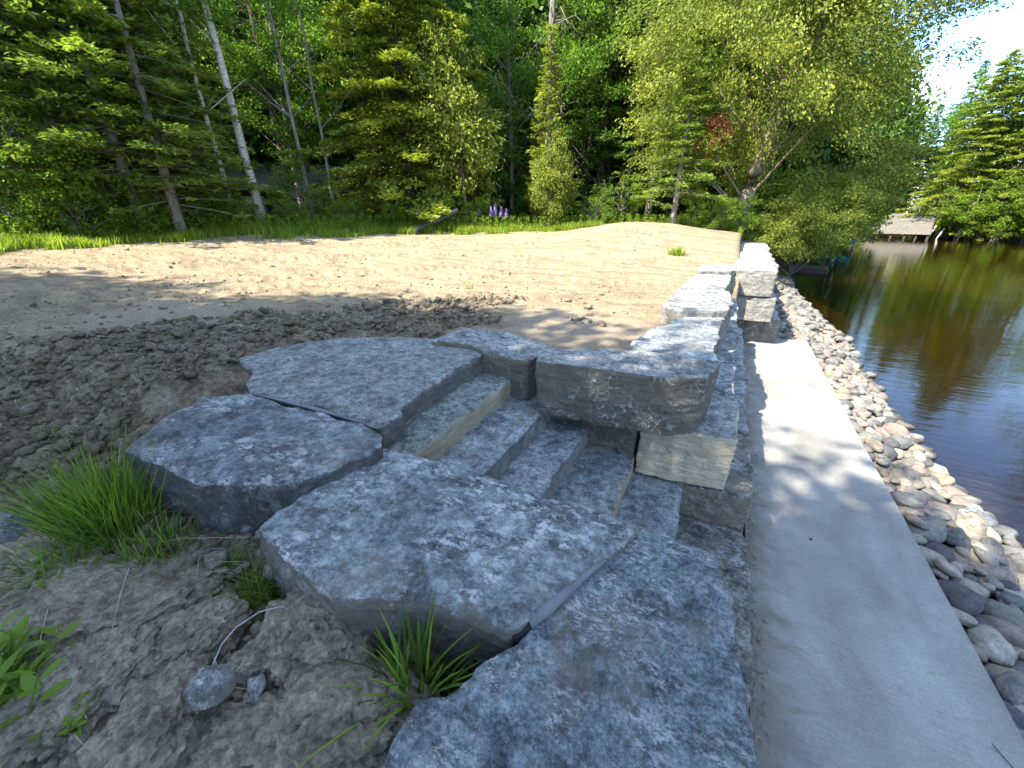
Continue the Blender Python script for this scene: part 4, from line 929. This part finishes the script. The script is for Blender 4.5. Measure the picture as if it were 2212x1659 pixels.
# woods behind
rs = np.random.default_rng(23); q = 0
for k in range(44):
    px = -250 + 2120 * (k + .5) / 44 + rs.normal() * 18; r = rs.uniform(31, 52) if px > 900 else rs.uniform(29, 47)
    if 420 < px < 900 and r < 42: r = rs.uniform(43, 52)
    x_, y_ = W(px, r)
    if x_ > 1.0: continue
    ms = [SPR[1], MAPLE, PINE, SPR[1], FIR][rs.integers(5)] if px > 600 else [SPR[1], BIRCH, PINE, FIR, SPR[1]][rs.integers(5)]
    nm = {id(SPR[1]): 'spruce_tree', id(MAPLE): 'maple_tree', id(PINE): 'pine_tree', id(FIR): 'fir_tree', id(BIRCH): 'birch_tree'}[id(ms)]
    lb = {'spruce_tree': 'dark spruce standing deep in the woods behind the front row', 'maple_tree': 'leafy maple standing deep in the woods behind the front row', 'pine_tree': 'tall open pine standing deep in the woods', 'fir_tree': 'green fir standing deep in the woods', 'birch_tree': 'birch standing deep in the woods at left'}[nm]
    LM = [(-60, 'left edge pine'), (150, 'thinnest left trunk'), (238, 'thin spindly trunk'), (347, 'twin leaning trunks'), (506, 'thin birch'), (562, 'thick white birch'), (672, 'crooked trunk before the roof'), (890, 'big middle spruce'), (1180, 'bare grey snag'), (1400, 'taller green fir'), (1590, 'huge cedar trunk')]
    lm = min(LM, key=lambda q_: abs(q_[0] - px)); sd_ = 'right behind' if abs(px - lm[0]) < 22 else ('right of' if px > lm[0] else 'left of')
    lb = {'spruce_tree': 'dark spruce', 'maple_tree': 'leafy maple', 'pine_tree': 'tall open pine', 'fir_tree': 'green fir', 'birch_tree': 'slim birch'}[nm] + (' far back' if r > 42 else '') + ' in the woods, ' + sd_ + ' the ' + lm[1]
    plant_tree(nm, ms, x_, y_, rz=rs.uniform(0, 6.28), s=rs.uniform(.85, 1.25), label=lb, cat=nm.replace('_', ' '), group=nm.replace('_', ' ') + 's in the woods behind')
WOOD = clumpy(61, 15, 3.6, .6, 'woods', 'bark_dark', 260, 70, .34, .20, .62, 'broad', 5, .012, .8, holes=-.5)
for k in range(40):
    if k < 14 and k % 2: continue
    px = -330 + 2150 * (k + .5) / 40 + rs.normal() * 14; x_, y_ = W(px, rs.uniform(50, 62))
    if x_ > 1.5 and y_ < 30: continue
    plant_tree('forest_tree', WOOD, x_, y_, rz=rs.uniform(0, 6.28), s=rs.uniform(.9, 1.35), label='dense dark tree closing the woods at the back', cat='tree', group='dense dark trees at the back of the woods')
for k, (px, r, s, lab) in enumerate([(955, 27, 1.05, 'dark spruce filling the gap right of the big middle spruce'), (1080, 28.5, 1.15, 'tall dark spruce left of the bare grey snag'), (1235, 28, 1.1, 'dark spruce close behind the bare grey snag'), (1350, 30, 1.25, 'dark spruce behind the firs by the sand mound'), (1530, 27.5, 1.1, 'dark spruce between the maple and the huge cedar'), (820, 30, 1.2, 'dark spruce behind the left side of the big middle spruce'), (600, 38, 1.3, 'dark spruce beyond the house roof')]):
    x_, y_ = W(px, r); plant_tree('spruce_tree', SPR[1], x_, y_, rz=k * 1.4, s=s, label=lab, cat='spruce tree')
for k in range(26):
    x_, y_ = W(500 + 1120 * (k + .5) / 26, rs.uniform(36, 46))
    if 500 < 500 + 1120 * k / 26 < 860: x_, y_ = W(500 + 1120 * k / 26, 49)
    if x_ > 1.5 and y_ < 30: continue
    plant_tree('forest_tree', WOOD, x_, y_, rz=rs.uniform(0, 6.28), s=rs.uniform(1.1, 1.7), label='dense dark tree closing the woods at the back', cat='tree', group='dense dark trees at the back of the woods')
# understory in front of the dark
names = []
for k, (px, r, s, kind, lab) in enumerate([
        (20, 18.5, 1.2, 0, 'dark green shrub at the left edge behind the grass'), (95, 19, 1.25, 1, 'tall shrub second from the left edge'), (165, 18.3, .8, 0, 'low leafy shrub below the thin spindly trunk'),
        (215, 19.5, 1.0, 1, 'yellow green sapling left of the twin trunks'), (290, 18.8, .75, 0, 'small bright shrub left of the twin trunk bases'), (430, 19.6, .8, 0, 'shrub between twin trunks and birches'),
        (470, 20.2, .7, 1, 'sapling left of the thin birch base'), (530, 19.8, .55, 0, 'small bush between the two birch bases'), (610, 20.4, .6, 0, 'bush below the low eaves of the house'),
        (665, 21, .95, 1, 'leafy sapling hiding part of the roof'), (700, 22.5, .5, 1, 'leafy sapling in front of the roof middle'), (760, 20.5, .6, 0, 'low bush left of the big middle spruce'), (850, 19.9, .55, 0, 'bush at the left foot of the middle spruce'),
        (945, 20.0, .7, 1, 'yellow sapling behind the tip of the black pipe'), (1030, 20.3, .65, 0, 'bush beside the purple lupins'), (1295, 20.5, .75, 0, 'bush between low cedar and small fir'),
        (1340, 22.5, .8, 1, 'bush in the shade left of the small fir'), (1500, 18.8, .55, 0, 'low bright bush right of the small fir'), (1550, 18.6, .6, 0, 'green bush left of the cedar trunk'), (1600, 19.4, .62, 0, 'bush at the end of the stone wall'), (1640, 20.5, .7, 0, 'bush in front of the cedar foot')]):
    x_, y_ = W(px, r); plant_tree('shrub', (BUSHB, BUSHC)[kind], x_, y_, rz=k * 1.3, s=s, label=lab, cat='shrub')
for k in range(52):
    px = -150 + 1800 * k / 29; x_, y_ = W(px, rs.uniform(25, 30))
    if k >= 30: px = 930 + 680 * (k - 30) / 21; x_, y_ = W(px, rs.uniform(29, 33))
    if 440 < px < 860: continue
    plant_tree('shrub', (BUSHB, BUSHC)[k % 2], x_, y_, rz=k, s=rs.uniform(1.1, 1.7), label='shrub in the shaded thicket between the tree trunks', cat='shrub', group='shrubs of the shaded thicket')

# far bank: cedar and spruce boughs over the water, willow top
for k, (px, r, s, ms, lab) in enumerate([
        (2050, 84, 1.15, SPR[0], 'spruce over the grey dock across the water'), (2130, 86, 1.0, FIR2, 'broad fir overhanging the far water right of the dock'), (2210, 85, 1.5, SPR[0], 'tall spruce at the right edge across the lake'),
        (2095, 90, 1.45, MAPLE, 'rounded leafy tree between the dock spruces and the right edge'), (2000, 97, 1.35, SPR[1], 'tall dark spruce rising above the grey dock'), (1905, 88, .95, SPR[0], 'spruce behind the left end of the grey dock'), (1945, 90, 1.0, SPR[1], 'dark spruce right behind the grey dock'), (1985, 92, 1.15, MAPLE, 'leafy tree behind the grey dock'), (2170, 96, 1.5, BIRCH, 'airy tree top above the far bank at right'), (2300, 92, 1.7, MAPLE, 'wide tree on the far bank beyond the right edge')]):
    x_, y_ = W(px, r); s2 = s * (2.6 if ms is FIR2 else 1.)
    plant_tree('far_tree', ms, x_, y_, z=.2, rz=k * 2.1, s=s2 * 1.05, label=lab, cat='tree')
for k in range(12):
    x_ = 12 + 3.6 * k + rs.normal(); y_ = 84 + rs.uniform(0, 14)
    plant_tree('far_tree', (SPR[0], MAPLE, SPR[1])[k % 3], x_, y_, z=.3, rz=k, s=rs.uniform(.75, .95), label='tree in the wooded far shore line', cat='tree', group='trees of the far shore')
for k in range(16):
    y_ = 74 - 4.3 * k; x_ = float(np.interp(y_, [38, 55, 80], [27.5, 32.5, 43])) + rs.uniform(0, 3)
    plant_tree('shore_tree', (MAPLE, SPR[0], MAPLE, SPR[1])[k % 4], x_, y_, z=.4, rz=k * 1.1, s=rs.uniform(1.25, 1.6) * (1 if y_ < 52 else .62), label='tall tree on the right hand shore, mirrored in the lake', cat='tree', group='trees of the right hand shore')
for k in range(12):
    x_, y_ = W((1880 if k == 0 else 2015) + 26 * k, 80.5 + (k % 3)); plant_tree('shrub', (BUSHB, BUSHC)[k % 2], x_, y_, z=-.3, rz=k, s=rs.uniform(1.6, 2.6), label='shrub hanging over the far waterline', cat='shrub', group='shrubs of the far shore')
for k in range(9):
    plant_tree('shrub', (BUSHB, BUSHC)[k % 2], 3.0 + .5 * k + rs.normal() * .4, 27 + 5.2 * k, z=.2, rz=k, s=rs.uniform(1.3, 2.2), label='shrub on the near bank beyond the huge cedar', cat='shrub', group='shrubs of the near bank')
    plant_tree('bank_tree', (SPR[0], FIR, SPR[1])[k % 3], -2.0 + .2 * k, 29 + 5.2 * k, z=.8, rz=k * 2, s=rs.uniform(.8, 1.1), label='tree on the near bank hidden behind the huge cedar', cat='tree', group='trees of the near bank')

# trees behind the viewer: they throw the shade over the stones
SH = clumpy(14, 15, 4.6, 3.8, 'maple', 'bark_grey', 560, 78, .26, .20, .52, 'broad', 8, .016, .6, holes=-.5)
for k, (x_, y_, s, lab) in enumerate([(-13.5, -6.8, 1.05, 'shade tree far left behind the viewer'), (-9.6, -5.2, 1.0, 'shade tree left behind the viewer'), (-12, -10.5, 1.1, 'second row shade tree far left behind the viewer'), (-5.2, -4.6, .98, 'shade tree close behind the viewer'),
        (-7.6, -9.4, 1.1, 'second row shade tree behind the viewer'), (-1.6, -6.6, .98, 'shade tree to the right behind the viewer'), (-17.5, -8.5, 1.0, 'outermost shade tree behind the viewer'), (-3.0, -12., 1.1, 'back row shade tree behind the viewer')]):
    x_ -= 2.3; y_ -= 3.4; plant_tree('shade_tree', SH, x_, y_, z=1.4 if x_ < -1 else .9, rz=k * 1.7, s=s, label=lab, cat='tree')

# ------------------------------------------------------------------ grass and weeds
def blades(P, h, w, seed, lean=.35, nseg=3, dirs=None):
    rs_ = np.random.default_rng(seed); n = len(P); a_ = rs_.uniform(0, 6.28, n); q_ = np.stack([np.cos(a_), np.sin(a_), 0 * a_], 1)
    o_ = np.stack([-q_[:, 1], q_[:, 0], 0 * a_], 1) * (lean * rs_.uniform(.3, 1.6, n))[:, None]
    if dirs is not None: o_ = o_ + dirs
    h = np.broadcast_to(h, n) * rs_.uniform(.5, 1.25, n); w = np.broadcast_to(w, n)
    V = []
    for s_ in range(nseg + 1):
        t_ = s_ / nseg; c = P + o_ * (h * t_ ** 1.8)[:, None]; c = c + np.array([0, 0, 1.]) * (h * t_ * (1 - .25 * t_ * np.linalg.norm(o_, axis=1)))[:, None]
        ww = (w * (1 - t_) ** .6 if s_ < nseg else w * .04) ; V += [c - q_ * (ww / 2)[:, None], c + q_ * (ww / 2)[:, None]]
    V = np.stack(V, 1); k_ = 2 * (nseg + 1); base = np.arange(n)[:, None] * k_
    F = np.stack([np.stack([base[:, 0] + 2 * s_, base[:, 0] + 2 * s_ + 1, base[:, 0] + 2 * s_ + 3, base[:, 0] + 2 * s_ + 2], 1) for s_ in range(nseg)], 1).reshape(-1, 4)
    return V.reshape(-1, 3), F, np.repeat(rs_.random(n), nseg)
def landv(x, y): return gsurf(x, y)
rs = np.random.default_rng(31)
n = 80000; a_ = rs.uniform(-.02, 1.60, n); r_ = turfedge(a_) - .9 + 5.8 * rs.random(n) ** 1.1 + .5 * rs.normal(size=n) * .4
x_, y_ = -r_ * np.sin(a_), r_ * np.cos(a_); kp = (fbm(np.stack([x_, y_, 0 * x_], 1) * 1.2, 3, 8) > -.30) & (r_ - turfedge(a_) + 1.4 * fbm(np.stack([x_, y_, 0 * x_], 1) * .9, 3, 5) > -.15 + .3 * rs.normal(size=n) * (rs.random(n) < .2)); x_, y_, r_ = x_[kp], y_[kp], r_[kp]
pp = np.stack([x_, y_, landv(x_, y_)], 1); hh = .27 + .20 * fbm(pp * .8, 2, 4) + .16 * sst(r_ - turfedge(np.arctan2(-x_, y_)), .3, 2.5)
tag(link('grass_strip', mesh_np('grass_strip', *blades(pp, hh, .030, 5, .5, 2)[:2], M['grass'], {'tint': ('FACE', blades(pp, hh, .030, 5, .5, 2)[2])})), 'bright green uncut grass along the edge of the woods', 'grass', kind='stuff')
# weeds with small leaves standing in that strip
n = 26000; a_ = rs.uniform(.0, 1.6, n); r_ = turfedge(a_) + .8 + 3.4 * rs.random(n); ca = np.round(a_ * 55) / 55 + rs.normal(size=n) * .004
x_, y_ = -r_ * np.sin(ca), r_ * np.cos(ca); C = np.stack([x_, y_, landv(x_, y_) + rs.uniform(.05, .62, n)], 1); D = rs.normal(size=(n, 3)) + np.array([0, 0, .3])
tag(link('weeds', leafmesh('weeds', [leaves(C, D, rs.normal(size=(n, 3)), rs.uniform(.06, .14, n), .045, rs.random(n))], 'bush')), 'leafy weeds mixed into the grass strip', 'weeds', kind='stuff')
# dry stubble and litter on the sand
n = 9000; a_ = rs.uniform(-.02, 1.55, n); r_ = 4 + 13 * rs.random(n) ** .8; x_, y_ = -r_ * np.sin(a_), r_ * np.cos(a_)
kp = (fbm(np.stack([x_, y_, 0 * x_], 1) * .9, 3, 18) > .02) & (x_ < -.7); x_, y_ = x_[kp], y_[kp]; pp = np.stack([x_, y_, landv(x_, y_)], 1)
v_, f_, t_ = blades(pp, .035, .008, 8, 1.6, 2); tag(link('dry_stubble', mesh_np('dry_stubble', v_, f_, M['straw'])), 'short dry straw scattered on the graded sand', 'straw', kind='stuff')
# countable tufts
def tuft(px, py, z, nbl, h, w, spread, lean, label, seed, mat='grass_near', dry=0):
    x0, y0 = at(px, py, z); z0_ = max(gz(x0, y0), z - .03 if 880 < px < 970 and z < 1.3 else -9) - .01; rs_ = np.random.default_rng(seed)
    t_ = tag(empty('grass_tuft', (x0, y0, z0_)), label, 'grass tuft')
    p_ = rs_.normal(size=(nbl, 3)) * np.array([spread, spread * .8, 0]); p_[:, 2] = 0
    v_, f_, ti = blades(p_, h, w, seed, lean, 5, p_ * .6 / max(spread, .01) * .35)
    link('blades', mesh_np('blades', v_, f_, M[mat], {'tint': ('FACE', ti)}), t_)
    if dry:
        p_ = rs_.normal(size=(dry, 3)) * np.array([spread * 1.3, spread * 1.2, 0]); v_, f_, ti = blades(p_, h * .7, w * .6, seed + 1, 1.9, 4); link('dry_blades', mesh_np('dry_blades', v_, f_, M['straw']), t_)
    return t_
tuft(235, 1120, 1.27, 950, .47, .0075, .115, .26, 'tall bright grass tuft in front of the dark slab at left', 1, dry=90)
tuft(130, 1215, 1.25, 260, .20, .007, .08, .7, 'shorter grass at the left foot of the tall tuft', 2, dry=20)
tuft(330, 1190, 1.25, 320, .18, .006, .09, .7, 'low dark grass in front of the tall tuft', 3, dry=60)
tuft(555, 1235, 1.25, 330, .17, .006, .065, .7, 'short dark green tuft at the left corner of the veined slab', 4, dry=24)
tuft(500, 1190, 1.25, 60, .12, .007, .04, .8, 'small sprout on the clod left of the short dark tuft', 5)
tuft(895, 1500, 1.19, 95, .37, .016, .055, .32, 'broad bladed grass tuft standing before the dark gap', 6)
tuft(960, 1500, 1.17, 60, .14, .011, .05, .7, 'small grass at the edge of the dark gap', 7)
tuft(30, 1590, 1.15, 120, .14, .008, .08, .8, 'grass in the bottom left corner', 8)
tuft(470, 1480, 1.2, 26, .10, .007, .05, .9, 'thin grass blades left of the angular rock', 9, dry=20)
tuft(680, 1520, 1.15, 30, .12, .008, .05, .8, 'thin grass beside the bottom clods', 10)
tuft(1464, 528, 2.0, 90, .26, .03, .10, .6, 'single green tuft on the sand mound', 11, 'grass')
tuft(1010, 607, 1.65, 24, .10, .012, .05, .8, 'tiny green sprout in the middle of the sand', 12, 'grass')
tuft(640, 515, 1.8, 200, .22, .03, .35, .8, 'grass tongue spreading onto the sand at left', 13, 'grass')
tuft(82, 858, 1.5, 30, .07, .010, .06, .9, 'small green weed on the rough soil at left', 14)
# leafy weed at the left edge: every leaf a part
def weed(px, py, z, nst, h, ll, label, seed, mat='grass_near'):
    rs_ = np.random.default_rng(seed); x0, y0 = at(px, py, z); t_ = tag(empty('leafy_weed', (x0, y0, gz(x0, y0))), label, 'weed')
    b_ = MB(); c = np.array([[-.5, 0, 0], [-.3, .13, .02], [0, .2, .03], [.3, .12, 0], [.5, 0, -.06], [.3, -.12, 0], [0, -.2, .03], [-.3, -.13, .02], [-.3, 0, -.02], [0, 0, -.03], [.3, 0, -.04]]) + np.array([.5, 0, 0])
    fs = [(0, 8, 1), (8, 9, 2, 1), (9, 10, 3, 2), (10, 4, 3), (0, 7, 8), (8, 7, 6, 9), (9, 6, 5, 10), (10, 5, 4)]
    lm = bpy.data.meshes.new('leaf'); lm.from_pydata([tuple(v) for v in c], [], fs); lm.materials.append(M[mat]); shade(lm)
    at_ = lm.attributes.new('tint', 'FLOAT', 'FACE'); at_.data.foreach_set('value', np.full(len(fs), .55, np.float32))
    for s_ in range(nst):
        p0_ = np.array([*(rs_.normal(size=2) * h * .22), 0]); tp_ = p0_ + np.array([*(rs_.normal(size=2) * h * .25), h * rs_.uniform(.7, 1.1)])
        b_.tube([p0_, (p0_ + tp_) / 2 + rs_.normal(size=3) * .01, tp_], [.0035, .003, .0015], 5)
        for j in range(9):
            q_ = .2 + .8 * j / 8; p_ = p0_ + (tp_ - p0_) * q_; L_ = ll * rs_.uniform(.8, 1.15) * (1.1 - .5 * q_)
            link('leaf', lm, t_, tuple(p_), (rs_.normal() * .2, -rs_.uniform(.1, .8) + (0 if q_ < .9 else -.5), j * 2.4 + rs_.normal() * .3), (L_, L_, L_))
    b_.build('stem', M['grass_near'], t_, True)
    me_ = t_.children[-1].data; aa = me_.attributes.new('tint', 'FLOAT', 'FACE'); aa.data.foreach_set('value', np.full(len(me_.polygons), .4, np.float32))
weed(25, 1500, 1.2, 16, .30, .125, 'leafy green weed at the left edge of the foreground', 1)
weed(165, 1255, 1.25, 3, .12, .09, 'broad leaved plant at the foot of the tall grass tuft', 2)
weed(210, 1560, 1.15, 2, .06, .06, 'low leafy seedling among the bottom left clods', 3)
# straws and twigs
b = MB(); rs = np.random.default_rng(44)
for k in range(110):
    px, py = rs.uniform(150, 820), rs.uniform(1050, 1640); x0, y0 = at(px, py, 1.25); z_ = gz(x0, y0) + .035; a_ = rs.uniform(0, 3.14); L_ = rs.uniform(.05, .22); dz = rs.normal() * .03
    b.tube([(x0, y0, z_), (x0 + L_ * .5 * math.cos(a_), y0 + L_ * .5 * math.sin(a_), z_ + .02 + dz), (x0 + L_ * math.cos(a_), y0 + L_ * math.sin(a_), z_ + dz)], .0012, 4, False)
tag(b.build('straw', M['straw']), 'loose dry straws lying over the clods', 'straw', kind='stuff')
for px, py, lab in [(1635, 983, 'tiny dead leaf on the concrete near the shadow edge'), (1752, 1163, 'small pebble in the middle of the concrete'), (2165, 1630, 'thin black twig on the concrete at the lower right')]:
    x0, y0 = at(px, py, .02); b = MB()
    if 'twig' in lab: b.tube([(x0 - .02, y0 + .05, .012), (x0, y0, .014), (x0 + .03, y0 - .05, .010)], .003, 5); nm = 'twig'
    elif 'pebble' in lab: b.tube([(x0 - .012, y0, .010), (x0 - .006, y0, .010), (x0 + .006, y0, .010), (x0 + .012, y0, .010)], [.004, .011, .011, .004], 8); nm = 'pebble'
    else: b.v = [(x0 - .02, y0, .008), (x0, y0 + .012, .014), (x0 + .024, y0 + .004, .009), (x0, y0 - .01, .011)]; b.f = [(0, 1, 2, 3)]; nm = 'dead_leaf'
    tag(b.build(nm, M['bark_dark'], None, True), lab, nm.replace('_', ' '))

# lupins
for k, (px, lab) in enumerate([(905, 'purple lupin spike left of the black pipe'), (918, 'second lupin spike just left of the black pipe'), (1070, 'tallest purple lupin spike of the right hand cluster'), (1083, 'lupin spike second in the right hand cluster'), (1094, 'thin lupin spike in the right hand cluster'), (1061, 'leftmost lupin spike of the right hand cluster')]):
    x0, y0 = W(px, 19.8); t_ = tag(empty('lupin', (x0, y0, gz(x0, y0))), lab, 'flower', 'purple lupins at the edge of the woods')
    hh_ = 1.0 + .12 * (k == 2) - .08 * (k == 4); b = MB(); b.tube([(0, 0, 0), (.02, 0, hh_)], [.012, .006], 5); b.build('stem', M['grass_near'], t_, True)
    rs_ = np.random.default_rng(k); b = MB()
    for j in range(90):
        q_ = rs_.random(); rr_ = .06 * (1 - q_) + .012; aa = rs_.uniform(0, 6.28); c = Vector((rr_ * math.cos(aa), rr_ * math.sin(aa), hh_ * .6 + hh_ * .42 * q_)); e = .022; b.box(c.x - e, c.x + e, c.y - e, c.y + e, c.z - e * .7, c.z + e * .7)
    b.build('flower_spike', M['lupin'], t_)
# corrugated drain pipe
pts = [(893, 490, .08), (900, 480, .20), (915, 470, .34), (940, 462, .48), (965, 450, .68), (990, 438, .92)]
b = MB(); path = []; rads = []
ctrl = [Vector((*W(px, 17.3 + .25 * i), 0)) + Vector((0, 0, gz(*W(px, 17.3 + .25 * i)) + dz)) for i, (px, _, dz) in enumerate(pts)]
for i in range(len(ctrl) - 1):
    for j in range(16):
        t_ = j / 16; path.append(ctrl[i].lerp(ctrl[i + 1], t_)); rads.append(.095 + (.012 if j % 2 else 0))
b.tube(path, rads, 12)
tag(b.build('drain_pipe', M['pipe'], None, True), 'black corrugated drain pipe sticking up out of the grass strip', 'pipe')

# ------------------------------------------------------------------ house behind the birches
hx, hy = W(690, 33.5); hz_ = 1.7; ha = YAW - math.atan((690 * SS - 512) / 421.)
ho = tag(empty('house', (hx, hy, hz_), ha + .25), 'low house with a brown hip roof half hidden behind the birches', 'house')
def hp(n, mb, mat): return mb.build(n, M[mat], ho)
hp('wall', MB().box(-7, 7.2, 0, 8, 0, 2.5), 'house_wall')
v = [(-7.9, -.9, 2.55), (8.1, -.9, 2.55), (8.1, 8.9, 2.55), (-7.9, 8.9, 2.55), (-3.2, 4, 4.45), (3.4, 4, 4.45)]
b = MB()
for za in (0, .12): b.v += [(p[0], p[1], p[2] + za) for p in v]
for o_ in (0, 6): b.f += [(o_, o_ + 1, o_ + 5, o_ + 4), (o_ + 1, o_ + 2, o_ + 5), (o_ + 2, o_ + 3, o_ + 4, o_ + 5), (o_ + 3, o_, o_ + 4)]
b.f += [(i, (i + 1) % 4, 6 + (i + 1) % 4, 6 + i) for i in range(4)]; rf = hp('roof', b, 'roof')
b = MB().box(-7.93, 8.13, -.98, -.91, 2.42, 2.70); hp('fascia', b, 'fascia')
for x0 in (-4.6, -1.0, 3.0):
    w_ = hp('window', MB().box(x0, x0 + 1.3, -.05, -.003, .95, 2.1), 'fascia'); gl = MB().box(x0 + .08, x0 + 1.22, -.07, -.053, 1.03, 2.02).build('pane', M['glass'], w_)

# ------------------------------------------------------------------ docks, canoe
dx, dy = at(1735, 588, WATER)
dk = tag(empty('dock', (dx, dy, WATER), R(-8)), 'small dark wooden dock under the cedar boughs beyond the wall', 'dock')
for k in range(9): MB().box(-1.9, 1.15, .05 + k * .24, .26 + k * .24, .16, .20).build('plank', M['dark_wood'], dk)
MB().box(-1.9, 1.17, -.02, .04, -.12, .21).build('beam', M['dark_wood'], dk)
for x0 in (-1.7, .8): MB().box(x0, x0 + .12, .5, .62, -.8, .95).build('post', M['dark_wood'], dk)
for k in range(3): MB().box(-.9, 1.35, .35 + k * .17, .50 + k * .17, .951, .99).build('bench_board', M['dark_wood'], dk)
dx, dy = W(1957, 78.5); dk = tag(empty('dock', (dx, dy, WATER), R(-20)), 'stepped weathered grey wooden dock across the water', 'dock')
for k in range(12):
    z_ = .95 + .19 * k; MB().box(-3.3 + .12 * k, 3.3 - .05 * k, k * .62 - 2, k * .62 - 1.5, z_, z_ + .10).build('plank', M['old_wood'], dk)
for k in range(1, 12): MB().box(-3.2 + .12 * k, 3.2 - .05 * k, k * .62 - 1.99, k * .62 - 1.94, .95 + .19 * k - .11, .95 + .19 * k - .004).build('riser', M['old_wood'], dk)
for z0, y0, y1, w_ in ((.93, -2.05, 1.0, 3.3),): MB().box(-w_, w_, y0 - .06, y0, z0 - .32, z0 + .02).build('beam', M['old_wood'], dk)
for x0 in (-3.2, -2.0, -.6, .8, 1.9, 3.0): MB().box(x0, x0 + .2, -1.9, -1.7, -1., .93).build('post', M['dark_wood'], dk)
cx_, cy_ = W(1972, 84.0); ch = tag(empty('deck_chair', (cx_, cy_, WATER + 3.14), R(160)), 'pale wooden slatted chair standing on the far dock', 'chair')
MB().box(-.7, .7, -.6, .7, .55, .65).build('seat', M['fascia'], ch)
for k in range(5): MB().box(-.68 + k * .28, -.44 + k * .28, -.66, -.60, .6, 2.0, Matrix.Shear('XY', 4, (0, 0)) if False else None).build('back_slat', M['fascia'], ch)
for sx in (-.68, .58):
    for sy in (-.55, .55): MB().box(sx, sx + .1, sy, sy + .1, 0, .55).build('leg', M['fascia'], ch)
for k, (px, lab) in enumerate([(2023, 'pale leaning stake in the water right of the far dock'), (2043, 'second pale stake in the water, nearer the far trees')]):
    x0, y0 = W(px, 80); b = MB(); b.tube([(x0, y0, -1), (x0 + .5, y0, 1.3 - .4 * k)], [.12, .10], 6); tag(b.build('stake', M['fascia'], None, True), lab, 'stake')
x0, y0 = W(1802, 50); b = MB(); secs = []
for k in range(9):
    t_ = k / 8 * 2 - 1; w_ = .42 * (1 - t_ * t_) ** .6 + .01; zz = .1 + .25 * t_ ** 4
    secs.append([(t_ * 2.3, w_ * math.cos(a), zz + .38 + .38 * min(0, math.sin(a)) ) for a in np.linspace(math.pi, 2 * math.pi, 7)])
for s_ in secs: b.v += s_
b.f = [(i * 7 + j, (i + 1) * 7 + j, (i + 1) * 7 + j + 1, i * 7 + j + 1) for i in range(8) for j in range(6)]
cn = b.build('canoe', M['canoe'], None, True); cn.location = (x0, y0, WATER + .25); cn.rotation_euler = (.2, 0, R(-15)); tag(cn, 'turquoise canoe glimpsed through the cedar boughs at the water', 'canoe')
# deck above the canoe keeps it off the ground
